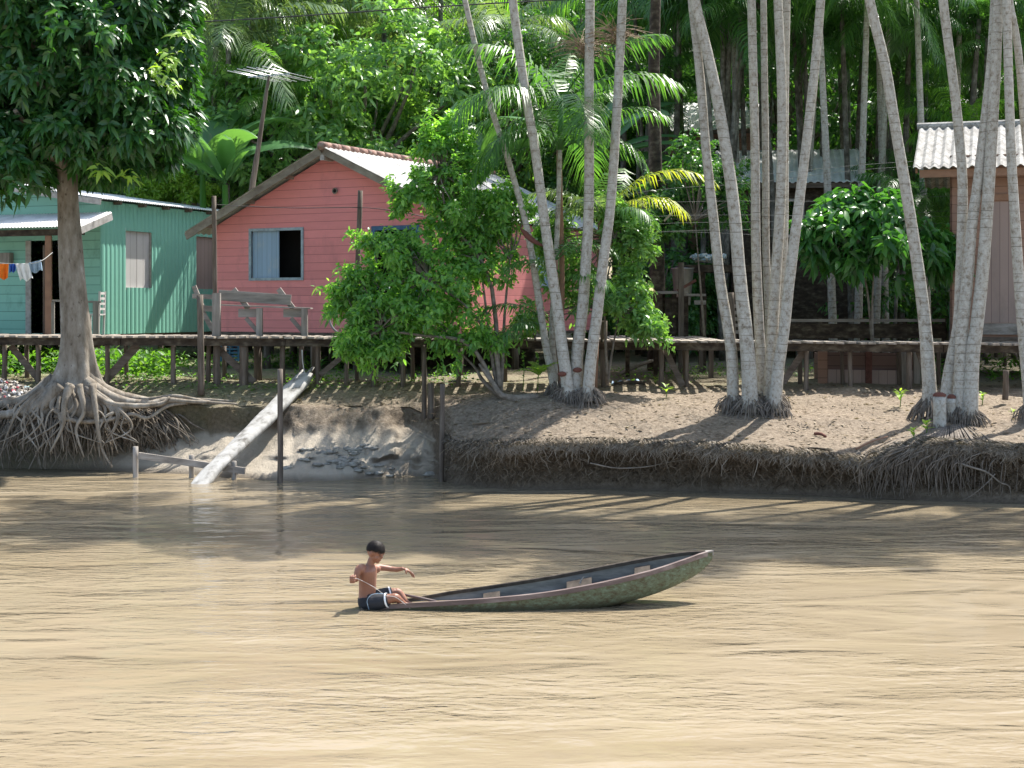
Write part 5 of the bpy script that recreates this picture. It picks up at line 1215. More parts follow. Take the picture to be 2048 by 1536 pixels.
# ------------------------------------------------------------------ poles, log ramp, low rail in the water
def pole(px0, y0, px1, y1, D, w, label, cat='pole', mat='wood_z', group=None, D1=None, name='wooden_pole'):
    a = P(px1, y1, D if D1 is None else D1); b = P(px0, y0, D); r = w*D/F/2
    mb = MB().tube(smooth_path([a, (a*2+b)/3+Vector((.006,0,0)), b], 8), [r*1.08]*3+[r*1.03]*3+[r]*3, 8, wob=.09, seed=px0)
    return solo(mb, name, M[mat], label, cat, group, True)
pole(560, 738, 560, 985, 24.75, 11, 'tall bare pole standing in the shallows just right of the log ramp')
pole(885, 768, 882, 985, 25.0, 10, 'pole with a black wet foot at the right side of the bay')
pole(848, 690, 848, 845, 26.7, 10, 'long pole behind the bay post leaning on the boardwalk edge')
pole(862, 766, 861, 838, 26.55, 13, 'short thick post stuck in the bank beside the long pole')
pole(400, 590, 402, 790, 27.4, 13, 'post in front of the boardwalk under the bench end')
pole(428, 392, 430, 668, 28.6, 9, 'tall thin pole carrying the wire at the pink house corner')
pole(721, 381, 709, 668, 29.2, 10, 'slightly leaning pole carrying the wire before the pink wall')
pole(2012, 740, 2010, 800, 25.7, 12, 'short cut post on the bank at the far right')
pole(1462, 585, 1466, 700, 29.6, 12, 'thick dark post behind the middle palms')
rl = thing('mooring_rail', P(380, 965, 25.2), 'low rail of two planks on three stakes at the water edge', 'rail')
for (x, y0, y1, D) in ((271,893,975,25.6),(383,910,968,25.5),(468,922,975,25.3)):
    MB().tube(smooth_path([P(x, y1, D), P(x, y0, D)], 4), 5.5*D/F, 7, wob=.12, seed=x).build('stake', M['wood_greyz'], rl, True)
MB().bar(P(277,911,25.55), P(490,942,25.25), .045, .11).build('plank', M['wood_grey'], rl)
# log ramp
def logramp():
    a = P(385, 985, 24.55); b = P(612, 752, 27.75); d = (b-a).normalized(); sd = d.cross(Vector((0,0,1))).normalized(); up = sd.cross(d); rows = []
    n = 60
    for i in range(n+1):
        s = i/n; c = a.lerp(b, s)+up*.02*math.sin(s*7); w = .15+.07*s+.02*noise.noise(Vector((s*6, 0, 0))); h = .075
        if s > .93: w *= 1-.25*((s-.93)/.07)
        row = []
        for k in range(16):
            th = 2*math.pi*k/16; cx, sy = math.cos(th), math.sin(th)
            e = 1+.12*noise.noise(Vector((cx*2, sy*2, s*11)))+.08*noise.noise(Vector((cx*7, sy*7, s*18)))
            row.append(c+sd*w*(abs(cx)**.8*(1 if cx > 0 else -1))*e+up*h*(abs(sy)**.7*(1 if sy > 0 else -1))*e)
        rows.append(row)
    mb = MB().grid(rows, True); mb.f.append(tuple(range(15, -1, -1))); mb.f.append(tuple(n*16+k for k in range(16)))
    mb.tube([b-d*.25+sd*.02, b+d*.03, b+d*.30+up*.02], [.05,.04,.025], 7, wob=.3)
    mb.tube([b-d*.2-sd*.15, b+d*.1-sd*.17, b+d*.22-sd*.2], [.05,.04,.02], 7, wob=.3)
    solo(mb, 'log_ramp', M['log'], 'bleached hewn log sloping from the boardwalk down into the water', 'log', smooth=True)
logramp()
solo(MB().tube(smooth_path([P(604,700,27.6), P(606,728,27.65), P(612,760,27.7)], 5), .012, 5), 'mooring_rope', M['wire_pale'], 'frayed rope hanging from the boardwalk onto the log ramp', 'rope', smooth=True)

# ------------------------------------------------------------------ bench on the boardwalk
def bench():
    D = 28.35; t = thing('bench', P(500, 668, D), 'rough grey plank bench with a sloping backrest on the boardwalk', 'bench')
    fl = dkZ(500)
    MB().bar(P(437,588,D+.1)+Vector((0,0,-.02)), P(582,600,D+.1), .035, .20).build('backrest', M['wood_grey'], t, bevel=.004)
    MB().bar(P(385,592,D+.25), P(427,594,D+.18), .03, .09).build('backrest_plank', M['wood_grey'], t)
    s = MB(); A = P(436,611,D-.02); B = P(620,618,D-.02); s.add([A, B, B+Vector((0,.42,0)), A+Vector((0,.42,0)), A+Vector((0,0,.025)), B+Vector((0,0,.025)), B+Vector((0,.42,.025)), A+Vector((0,.42,.025))], [(0,3,2,1),(4,5,6,7),(0,1,5,4),(1,2,6,5),(2,3,7,6),(3,0,4,7)])
    s.build('seat', M['wood_grey'], t)
    for x in (519, 609):
        MB().bar(Vector((PX(x, D), D+.02, fl)), P(x, 616, D+.02), .115, .10).build('leg', M['wood_greyz'], t)
        MB().bar(P(x-42, 626, D+.1), P(x+4, 626, D+.1), .05, .16).build('bearer', M['wood_grey'], t)
        MB().bar(P(x-27, 636, D+.12), P(x-3, 664, D+.12), .05, .075).build('strut', M['wood_grey'], t)
        MB().bar(P(x-52, 578, D+.2), P(x-22, 618, D+.14), .03, .10).build('back_strut', M['wood_grey'], t)
    MB().bar(P(388,572,D+.3), P(404,612,D+.26), .03, .09).build('back_strut', M['wood_grey'], t)
    MB().bar(Vector((PX(433, D-.1), D-.1, fl)), P(433, 586, D-.1), .15, .11).build('end_post', M['wood_greyz'], t)
    MB().bar(P(402,616,D+.1), P(428,618,D+.1), .04, .11).build('bearer', M['wood_grey'], t)
    MB().bar(P(404,622,D+.12), P(426,660,D+.12), .04, .09).build('strut', M['wood_grey'], t)
bench()

# ------------------------------------------------------------------ bicycle
def bicycle():
    D = 29.15; fl = dkZ(700); r = .345; cx = PX(692, D); t = thing('bicycle', Vector((cx+.5, D, fl)), 'bicycle leaning before the pink wall half hidden by the bush', 'bicycle')
    for x in (cx, cx+1.08):
        c = Vector((x, D, fl+r)); ring = [c+Vector((math.cos(k*math.pi/16)*(r-.02), 0, math.sin(k*math.pi/16)*(r-.02))) for k in range(33)]
        w = MB().tube(ring, .021, 8, False).build('wheel', M['tyre'], t, True)
        mb = MB()
        for k in range(18): a = k*math.pi/9; mb.tube([c+Vector((0, .02*(-1)**k, 0)), c+Vector((math.cos(a)*(r-.03), 0, math.sin(a)*(r-.03)))], .0018, 3, False)
        mb.tube([c-Vector((0,.05,0)), c+Vector((0,.05,0))], .02, 8); mb.build('spokes', M['metal'], w)
    bb_ = Vector((cx+.44, D, fl+.29)); st = Vector((cx+.28, D, fl+.78)); hd = Vector((cx+.86, D, fl+.80)); hb = Vector((cx+.89, D, fl+.68))
    mb = MB()
    for a, b in ((bb_, st), (st, hd), (bb_, hb), (bb_, Vector((cx, D, fl+r))), (st-Vector((0,0,.08)), Vector((cx, D, fl+r))), (hb, Vector((cx+1.08, D, fl+r))), (hd, hb)): mb.tube([a, b], .016, 7)
    mb.build('frame', M['bikeblack'], t, True)
    MB().tube([st, st+Vector((-.03,0,.16))], .012, 7).build('seat_post', M['metal'], t, True)
    MB().ell(st+Vector((-.05,0,.19)), (.13,.07,.035), 12, 7, fn=lambda d: 1-.35*max(0, d.x)*abs(d.y)).build('saddle', M['bikeblack'], t, True)
    mb = MB(); mb.tube([hd, hd+Vector((-.02,0,.16))], .013, 7); mb.tube([hd+Vector((-.15,-.26,.2)), hd+Vector((-.02,-.2,.18)), hd+Vector((-.02,.2,.18)), hd+Vector((-.15,.26,.2))], .012, 7); mb.build('handlebar', M['metal'], t, True)
    mb = MB(); mb.tube([bb_+Vector((-.1,-.07,-.12)), bb_+Vector((0,-.06,0)), bb_+Vector((0,.06,0)), bb_+Vector((.1,.07,.12))], .012, 6); mb.tube([bb_-Vector((0,.03,0)), bb_+Vector((0,.0,0))], .09, 14); mb.build('crank', M['metal'], t, True)
bicycle()

# ------------------------------------------------------------------ aerial, wires
def aerial():
    D = 34.5; t = thing('tv_aerial', P(505, 385, D), 'comb shaped aerial on a crooked wooden pole above the pink roof', 'aerial')
    MB().tube(smooth_path([P(488,520,D), P(503,385,D), P(516,300,D), P(530,205,D), P(538,152,D)], 16), [.085-.0035*i for i in range(17)], 8, wob=.15, seed=3).build('mast', M['wood_z'], t, True)
    g = Vector((.9,-.43,0)).normalized(); e = Vector((.43,.9,0)).normalized(); c = P(538,151,D); mb = MB(); mb.bar(c-g*.58, c+g*.56, .025, .025); mb.build('boom', M['frame_blue'], t)
    for i in range(10):
        s = -.55+i*.12; L = 1.15-.045*abs(i-7)-(.0 if i < 7 else .03); zz = .0 if i % 3 else .03
        MB().tube([c+g*s-e*L+Vector((0,0,zz)), c+g*s+e*L+Vector((0,0,zz))], .008, 6).build('element', M['metal'], t, True)
aerial()
def wire(pts, r, mat, label, cat='wire', group=None, n=30, sag=0):
    p = smooth_path([P(*q) for q in pts], n)
    solo(MB().tube(p, r, 5, False), 'overhead_wire' if r > .01 else 'thin_wire', M[mat], label, cat, group, True)
wire([(-200,70,36),(370,45,35),(600,32,34),(930,10,33),(1400,-14,32),(2100,-45,31)], .016, 'wire', 'thick black cable crossing the top of the trees', 'cable')
wire([(428,409,28.6),(500,413,28.8),(600,416,29),(718,415,29.15),(790,422,29.2),(860,436,29.3),(925,450,30)], .008, 'wire', 'thin dark wire strung in front of the pink gable')
GW = 'pale wires strung across the grove'
for k, (ya, yb_) in enumerate(((382,336),(364,326),(405,398),(432,428),(447,438),(463,452),(464,480))):
    wire([(1190,ya+(12 if k > 1 else 18),29.5),(1330,ya-4*(k < 2),29.7),(1500,(ya*2+yb_)//3,29.9),(1720,yb_+4,30),(1900,yb_-6,30.2),(2150,yb_-10,30.2)], .0032, 'wire_grey', 'thin pale wire strung across the grove behind the middle palms', 'wire', GW)
mb = MB(); mb.tube(smooth_path([P(1328,442,28.3), P(1345,424,28.25), P(1356,408,28.2)], 4), .022, 6); solo(mb, 'bamboo_stick', M['wood_greyz'], 'slanting stick poking up behind the yellow frond', 'stick')

# ------------------------------------------------------------------ clothes line
def clothes():
    D = 30.0; rr = random.Random(2)
    wire([(-300,505,D),(-60,516,D),(0,526,D),(60,527,D),(84,521,D),(105,505,30.8)], .006, 'wire_pale', 'clothes line under the porch of the teal house', 'line')
    def cloth(px0, px1, y0a, y0b, y1, skew, mat, label, name='shirt', seed=0, sleeve=False):
        nx, ny = 18, 14; rows = []
        for j in range(ny+1):
            v = j/ny; row = []
            for i in range(nx+1):
                u = i/nx; ww = 1-.12*v if name == 'shirt' else 1+.05*v
                x = px0+(px1-px0)*(.5+(u-.5)*ww)+skew*v; y = (y0a*(1-u)+y0b*u)+(y1-y0a)*v*(1+.10*math.sin(u*9+seed)*v)
                row.append(P(x, y, D+.035*math.sin(u*14+seed+v*1.5)*(.3+v)+.02*math.sin(u*31)*v))
            rows.append(row)
        mb = MB().grid(rows)
        if sleeve:
            for sgn, ux in ((-1, px0), (1, px1)):
                y = y0a if sgn < 0 else y0b; r2 = []
                for j in range(6):
                    v = j/5; r2.append([P(ux-sgn*4+sgn*10*q/4+sgn*5*v, y+q*1.0+22*v, D+.02*math.sin(q*2+v*4)) for q in range(5)])
                mb.grid(r2)
        o = solo(mb, name, M[mat], label, 'shirt' if name == 'shirt' else 'cloth', smooth=True)
        s = o.modifiers.new('thick', 'SOLIDIFY'); s.thickness = .006; return o
    cloth(-22, 17, 527, 528, 556, 1, 'cloth_orange', 'orange shirt hanging leftmost on the clothes line', seed=1)
    cloth(19, 31, 529, 527, 545, 0, 'cloth_blue', 'small royal blue cloth between the orange and white shirts', 'cloth', 2)
    cloth(30, 58, 528, 526, 561, 9, 'cloth_white', 'bright white shirt hanging on the clothes line', seed=3)
    cloth(57, 82, 526, 520, 547, 4, 'cloth_pale', 'pale blue shirt rightmost on the clothes line', seed=4)
clothes()

# ------------------------------------------------------------------ things on the porch, under the boardwalk, in the yard
def chair():
    D = 31.6; b = P(180, 662, D); z0 = 2.29; x0 = PX(170, D); t = thing('porch_chair', Vector((x0, D, z0)), 'white slatted chair on the porch behind the mango trunk', 'chair')
    for x, y, h in ((0,0,.45),(.28,0,.95),(0,.4,.45),(.28,.4,.95)): MB().bar((x0+x, D+y, z0), (x0+x+(.03 if h > .5 else 0), D+y, z0+h), .04, .04).build('leg', M['shutter_white'], t)
    MB().box((x0+.14, D+.2, z0+.46), (.36,.44,.03)).build('seat', M['shutter_white'], t)
    mb = MB()
    for k in range(4): mb.box((x0+.305, D+.2, z0+.58+k*.11), (.025,.40,.05))
    mb.build('back_slats', M['shutter_white'], t)
chair()
def rail_():
    D = 31.0; t = thing('porch_rail', P(150, 650, D), 'thin grey porch rail behind the mango trunk', 'rail'); z0 = 2.29
    MB().bar(P(104,601,D), P(202,604,D), .04, .04).build('rail', M['wood_grey'], t)
    for x in (106, 192): MB().bar(Vector((PX(x, D), D, z0)), P(x, 604, D), .06 if x < 150 else .12, .05).build('post', M['wood_greyz'], t)
rail_()
def plank_box():
    D = 28.7; g = Vector((1,-.06,0)).normalized(); A = Vector((PX(1655, D), D, 1.38)); L = (PX(1830, D)-PX(1655, D)); t = thing('plank_pen', A, 'low pen of dark red and grey planks under the boardwalk', 'pen')
    MB().bar(A+Vector((0,0,.52)), A+g*L+Vector((0,0,.50)), .03, .30).build('board', M['darkbox'], t)
    MB().bar(A+Vector((0,0,.20)), A+g*L+Vector((0,0,.18)), .03, .27).build('board', M['greyboard'], t)
    MB().bar(A+Vector((0,1.2,.3)), A+g*L+Vector((0,1.2,.3)), .03, .55).build('board', M['darkbox'], t)
    for s in (0, L): MB().bar(A+g*s+Vector((0,0,.34)), A+g*s+Vector((0,1.2,.34)), .03, .56).build('board', M['darkbox'], t)
    for s, m_ in ((-.1,'brownboard'),(L*.46,'redboard'),(L*.86,'wood_greyz'),(L,'wood_greyz')): MB().bar(A+g*s+Vector((0,-.03,.0)), A+g*s+Vector((0,-.03,.68)), .12 if m_ != 'brownboard' else .18, .04).build('upright', M[m_], t)
plank_box()
def crate():
    D = 29.6; c = P(462, 705, D); t = thing('plastic_crate', c-Vector((0,0,.17)), 'blue plastic crate hung under the boardwalk by the pink house', 'crate'); mb = MB()
    for k in range(5): mb.box(c+Vector((0,0,-.14+k*.07)), (.34,.28,.035))
    for x in (-.17, 0, .17):
        for y in (-.14, .14): mb.box(c+Vector((x, y, 0)), (.03,.03,.34))
    mb.build('crate_body', M['plastic_blue'], t)
crate()
def sheet():
    D = 27.9; rows = []
    for j in range(6):
        rows.append([GP_(1222+i*4.6+j*1.5, D-.1+j*.09, .03+.03*math.sin(i*1.7+j)+(.03 if 1 < j < 4 else 0)) for i in range(14)])
    o = solo(MB().grid(rows), 'plastic_sheet', M['cloth_pale'], 'crumpled pale blue and white plastic sheet on the ground by the boardwalk', 'sheet', smooth=True); s = o.modifiers.new('t', 'SOLIDIFY'); s.thickness = .01
    D = 27.75; solo(MB().tube(smooth_path([GP_(1228, D, .03), GP_(1262, D, .05), GP_(1290, D, .03)], 6), .035, 7, wob=.2), 'dark_log', M['wood_dark'], 'dark wet log lying beside the plastic sheet', 'log', smooth=True)
sheet()
def sticks():
    for k, (a, b, r, lab, mt) in enumerate((((1630,877,24.0),(1652,893,23.8),.028,'short reddish broken branch on the open earth','notch'),((1712,912,23.2),(1775,887,23.6),.016,'long orange palm stalk by the bank edge','orange_wood'),((898,0,28.6),(942,0,28.3),.022,'pale stick lying on bare earth under the boardwalk','wood_grey'),((1238,0,30.2),(1305,0,29.4),.045,'grey pole lying slanted in the shade under the platform','wood_grey'))):
        A = GP_(a[0], a[2], .03); B = GP_(b[0], b[2], .03)
        if k == 3: B = B+Vector((0,0,.35))
        solo(MB().tube(smooth_path([A, (A+B)/2+Vector((0,0,.02)), B], 6), [r, r, r*.95, r*.9, r*.85, r*.8, r*.7], 6, wob=.2, seed=k), 'stick', M[mt], lab, 'stick', smooth=True)
    # fallen dry frond on the mound
    fr = frond(GP_(945, 25.0, .06), .1, .05, 1.9, .15, 30, .28, .02, np.random.default_rng(5), .15)
    V, l, s = fr; o = np_mesh('fallen_frond', V, l, s, M['litter']); tag(o, 'dry grey palm frond lying on the rounded bank', 'palm frond')
sticks()
def yard():
    D = 31.5; z0 = 1.5
    t = thing('work_bench', Vector((PX(1345, D), D, z0)), 'dark rough work bench with a tall post under the dark bush', 'bench')
    MB().box(P(1345,585,D)+Vector((0,.3,0)), (.62,.7,.06)).build('top', M['wood_grey'], t)
    MB().box(P(1388,590,D)+Vector((0,.3,0)), (.5,.6,.05)).build('top', M['wood_grey'], t)
    for x in (1320, 1348, 1372, 1408): MB().bar(Vector((PX(x, D), D+.1, z0)), P(x, 588, D+.1), .10, .07).build('leg', M['wood_dark'], t)
    MB().bar(Vector((PX(1362, D-.05), D-.05, z0)), P(1362,525,D-.05), .11, .09).build('tall_post', M['wood_z'], t)
    MB().bar(P(1355,582,D-.05), P(1392,560,D-.1), .03, .06).build('diagonal_board', M['redboard'], t)
    MB().box(P(1345,630,D)+Vector((0,.1,0)), (.28,.03,.75)).build('side_board', M['wood_dark'], t)
    MB().box(P(1400,605,D-.02), (.24,.04,.09)).build('cross_board', M['wood_grey'], t)
    # raised shelf with a laundry basin
    D = 33; t = thing('raised_shelf', Vector((PX(1440, D), D, 1.5)), 'raised dark plank shelf behind the left leaning middle palms', 'shelf')
    MB().box(P(1445,537,D)+Vector((0,.4,0)), (1.9,.9,.16)).build('top', M['wood_dark'], t)
    for x in (1368, 1405, 1470, 1520): MB().bar(Vector((PX(x, D), D+.1, 1.5)), P(x, 540, D+.1), .10, .09).build('leg', M['wood_dark'], t)
    b = P(1385, 535, D); zt = CAMH+(HY-530)*D/F+.06
    t = thing('metal_tub', Vector((b.x, D+.1, 2.95)), 'tall grey metal tub standing by the raised shelf', 'tub')
    rows = [[Vector((b.x-.25+math.cos(k*math.pi/10)*r, D-.3+math.sin(k*math.pi/10)*r, z)) for k in range(20)] for r, z in ((.16,2.95-.0),(.17,2.98),(.24,3.75),(.26,3.76),(.23,3.74),(.16,3.1))]
    MB().grid(rows, True).build('tub_body', M['metal'], t, True)
    mb = MB(); rr = random.Random(6)
    for k in range(26): mb.ell((PX(1389+k*2.4, D), D-.02+rr.uniform(0, .3), zt+.06+rr.uniform(-.03, .09)), (rr.uniform(.05, .11), .08, rr.uniform(.03, .07)), 12, 8, fn=lambda d: 1+.9*noise.noise(d*2.2+Vector((k, 0, 0))))
    solo(mb, 'laundry_pile', M['laundry'], 'pile of white and pale blue washing on the raised shelf', 'laundry', smooth=True)
    # basin and cloth seen over the side bush
    D = 29.9; c = P(1283, 575, D)
    rows = [[Vector((c.x+math.cos(k*math.pi/10)*r, D+math.sin(k*math.pi/10)*r, c.z+z)) for k in range(20)] for r, z in ((.30,-.10),(.24,-.02),(.08,.12),(.01,.14))]
    solo(MB().grid(rows, True), 'upturned_basin', M['yellowish'], 'straw coloured upturned basin above the side bush', 'basin', smooth=True)
    t = thing('basin_stand', Vector((c.x, D, gzx(c.x, D))), 'dark wooden stand carrying the upturned basin', 'stand')
    MB().box((c.x, D, c.z-.14), (.7,.5,.05)).build('top', M['wood_dark'], t)
    for sx in (-.28, .28): MB().bar((c.x+sx, D, 1.4), (c.x+sx, D, c.z-.165), .08, .08).build('leg', M['wood_dark'], t)
    # slatted crate side right of centre
    D = 30.4; c = P(1466, 638, D); t = thing('slatted_pallet', c-Vector((0,0,.3)), 'grey slatted pallet leaning behind the front middle palm', 'pallet'); mb = MB()
    for k in range(5): mb.box(c+Vector((.02*k,0,-.26+k*.13)), (.26,.03,.07))
    for s in (-.1, .12): mb.box(c+Vector((s+.03,.03,0)), (.04,.03,.68))
    mb.build('slats', M['wood_grey'], t)
    # thick dark trunk behind the side bush and a long low fence in the grove
    x = PX(1312, 32); t = thing('dark_tree', Vector((x, 32, 1.4)), 'thick dark reddish tree trunk behind the side bush', 'tree')
    MB().tube(smooth_path([(x,32,1.3),(x+.02,32,4),(x-.03,32.1,8),(x+.1,32.2,12)], 12), [.2-.010*i for i in range(13)], 12, wob=.1).build('trunk', M['wood_dark'], t, True)
    g = np.random.default_rng(3); p, e, _, _ = crown_pts((x, 32.3, 12.2), (1.5,1.3,1.0), 26, .4, 12, g); foliage_obj('crown', [whorls(p, e, 6, .16, .06, 1, .4, g)], M['leaf_dark'], t)
    t = thing('plank_fence', Vector((PX(1700, 31), 31, 1.5)), 'low dark plank fence among the grove trunks', 'fence')
    MB().bar(P(1560,641,31), P(1890,641,31), .03, .06).build('top_rail', M['wood_grey'], t)
    MB().bar(P(1560,662,31.03), P(1890,662,31.03), .03, .30).build('boards', M['wood_dark'], t)
    for x in (1562, 1640, 1725, 1810, 1888): MB().bar(Vector((PX(x, 31), 31.06, 1.4)), P(x, 636, 31.06), .08, .06).build('post', M['wood_dark'], t)
yard()

# ------------------------------------------------------------------ the canoe
M['thwart'] = mottled('dull_seat_wood', [(.3, (.035,.03,.026)), (.7, (.085,.072,.06))], 12, (1,.2,1), .95, .3, .004, spec=.05)
def canoe():
    near = [(722,1216,14.44),(770,1212,14.40),(830,1208,14.37),(900,1204,14.34),(1000,1197,14.33),(1100,1186,14.36),(1200,1168,14.42),(1300,1144,14.53),(1370,1121,14.68),(1404,1109,14.80),(1425,1104,14.86)]
    far = [(728,1214,14.62),(776,1206,14.72),(838,1196,14.84),(905,1184,14.93),(1000,1170,15.0),(1100,1154,15.03),(1200,1135,15.02),(1300,1116,15.0),(1366,1106,14.96),(1401,1104,14.90),(1425,1103,14.88)]
    kz = [-.10,-.12,-.14,-.15,-.15,-.12,-.045,.075,.20,.29,.40]
    N = [P(*q) for q in near]; Fp = [P(*q) for q in far]
    n = 60; Ns = smooth_path(N, n); Fs = smooth_path(Fp, n); Ks = [np.interp(i/n*10, range(11), kz) for i in range(n+1)]
    t = thing('canoe', Vector((N[4].x, 14.7, 0)), 'small narrow wooden canoe with flaking green paint and raised bow', 'canoe')
    K = 14
    def sect(i, off, zoff):
        a, b = Ns[i], Fs[i]; w = (b-a).length; ins = min(off, w*.3); d = (b-a).normalized(); a2 = a+d*ins; b2 = b-d*ins; kzz = min(Ks[i]+zoff, min(a.z, b.z)-.02); row = []
        for k in range(K+1):
            s = -1+2*k/K; ph = s*math.pi/2; lat = math.copysign(abs(math.sin(ph))**.75, s); dep = abs(s)**2.2 if abs(s) < 1 else 1
            m_ = a2.lerp(b2, (lat+1)/2); top = a2.z if s < 0 else b2.z; row.append(Vector((m_.x, m_.y, kzz+(top-kzz)*dep)))
        return row
    hull = MB().grid([sect(i, 0, 0) for i in range(n+1)]); 
    for i in (0, n): r = sect(i, 0, 0); c = sum(r, Vector())/len(r); hull.add([c]+r, [(0, k+1, k+2) for k in range(K)])
    m, nt, b = newmat('flaking_green_paint'); v = coords(nt, (.7,1,1.5)); n1 = tnoise(nt, v, 24, 8, .8); n2 = tnoise(nt, coords(nt), 38, 4)
    c = ramp(nt, n1, [(.30, (.05,.04,.025)), (.42, (.095,.085,.05)), (.52, (.115,.135,.085)), (.62, (.16,.205,.145)), (.75, (.27,.31,.25))]).outputs[0]
    c = mixc(nt, ramp(nt, n2, [(.55, (0,0,0)), (.7, (1,1,1))]).outputs[0], c, (.13,.15,.09))
    sp = nt.nodes.new('ShaderNodeSeparateXYZ'); nt.links.new(coords(nt), sp.inputs[0])
    wet = ramp(nt, math_(nt, 'ADD', sp.outputs['Z'], math_(nt, 'MULTIPLY', n1, .06)), [(.06, (1,1,1)), (.10, (0,0,0))]).outputs[0]
    c = mixc(nt, math_(nt, 'MULTIPLY', wet, .65), c, (.055,.045,.025)); nt.links.new(c, b.inputs['Base Color']); b.inputs['Roughness'].default_value = .75; b.inputs['Specular IOR Level'].default_value = .2; bump(nt, b, n1, .6, .008)
    hull.build('hull', m, t, True)
    MB().grid([list(reversed(sect(i, .022, .022))) for i in range(n-3)]).build('inner_lining', mottled('grey_worn_boat_wood', [(.3, (.08,.08,.075)), (.5, (.15,.148,.138)), (.7, (.23,.222,.205))], 14, (.2,1,1), .85, .4, .005), t, True)
    def gun(S, nm, mat, h, out):
        rows = []
        for i in range(n-2):
            p = S[i]; q = (Fs[i] if S is Ns else Ns[i]); d = (q-p).normalized(); o = -d*.012; ii = d*.03; z = Vector((0,0,1))
            rows.append([p+o-z*h, p+o+z*.012, p+ii+z*.012, p+ii-z*.02])
        mb = MB().grid(rows, True); mb.f += [(3,2,1,0), tuple((n-3)*4+k for k in range(4))]; mb.build(nm, mat, t)
    red = mottled('reddish_gunwale', [(.3, (.08,.058,.052)), (.5, (.14,.10,.09)), (.7, (.25,.20,.18))], 9, (.2,1,1), .6, .3, .004)
    gun(Ns, 'gunwale', red, .032, 1); gun(Fs, 'gunwale', M['thwart'], .02, 1)
    MB().tube([Fs[i].lerp(Ns[i], .10)-Vector((0,0,.135)) for i in range(10, n-6)], .014, 5).build('dark_gap_strip', M['wood_dark'], t, True)  # dark strip added, the shaded gap under the far side put into colour
    # bow block
    mb = MB(); a, b_, cpt = Ns[-5], Fs[-5], P(1427,1103,14.88); z = Vector((0,0,.014)); mb.add([a+z, b_+z, cpt+z, a-z*2.5, b_-z*2.5, cpt-z*2.5], [(0,2,1),(3,4,5),(0,1,4,3),(1,2,5,4),(2,0,3,5)]); mb.build('bow_block', M['wood_grey'], t)
    # thwarts
    for x0, x1, dz in ((1140,1176,.085),(1268,1300,.075),(972,1003,.07)):
        i0 = min(range(n+1), key=lambda i: abs(1024+Ns[i].x*F/Ns[i].y-x0)); i1 = min(range(n+1), key=lambda i: abs(1024+Ns[i].x*F/Ns[i].y-x1)); d = Vector((0,0,dz)); th = Vector((0,0,.022))
        A, B, Cc, Dd = [q-d for q in (Ns[i0].lerp(Fs[i0], .08), Ns[i1].lerp(Fs[i1], .08), Fs[i1].lerp(Ns[i1], .08), Fs[i0].lerp(Ns[i0], .08))]
        MB().add([A, B, Cc, Dd, A+th, B+th, Cc+th, Dd+th], [(3,2,1,0),(4,5,6,7),(0,1,5,4),(1,2,6,5),(2,3,7,6),(3,0,4,7)]).build('thwart', M['thwart'], t)
    # bilge water and floor board inside
    rows = [];
    for i in range(14, n-10):
        a, b_ = Ns[i], Fs[i]; zf = max(Ks[i]+.045, min(a.z, b_.z)-.115); rows.append([Vector((a.lerp(b_, u).x, a.lerp(b_, u).y, zf+(b_.z-a.z)*.5*(u-.5))) for u in (.06, .5, .94)])
    MB().grid(rows).build('floor_board', mottled('green_grey_floor', [(.3, (.09,.10,.075)), (.7, (.20,.21,.165))], 8, (.3,1,1), .4, .3, .005), t)
    p = P(806,1189,14.62); q = P(872,1203,14.5); mb = MB(); mb.tube([p, p.lerp(q, .5), q], [.013,.015,.013], 7); solo(mb, 'paddle', red, 'reddish paddle shaft lying over the canoe side by the boy', 'paddle', smooth=True)
    solo(MB().tube([P(1160,1167,14.66), P(1163,1160,14.66), P(1168,1153,14.66)], [.01,.008,.003], 6), 'twig', M['wood_grey'], 'small twig sticking up from the middle canoe seat', 'twig')
canoe()

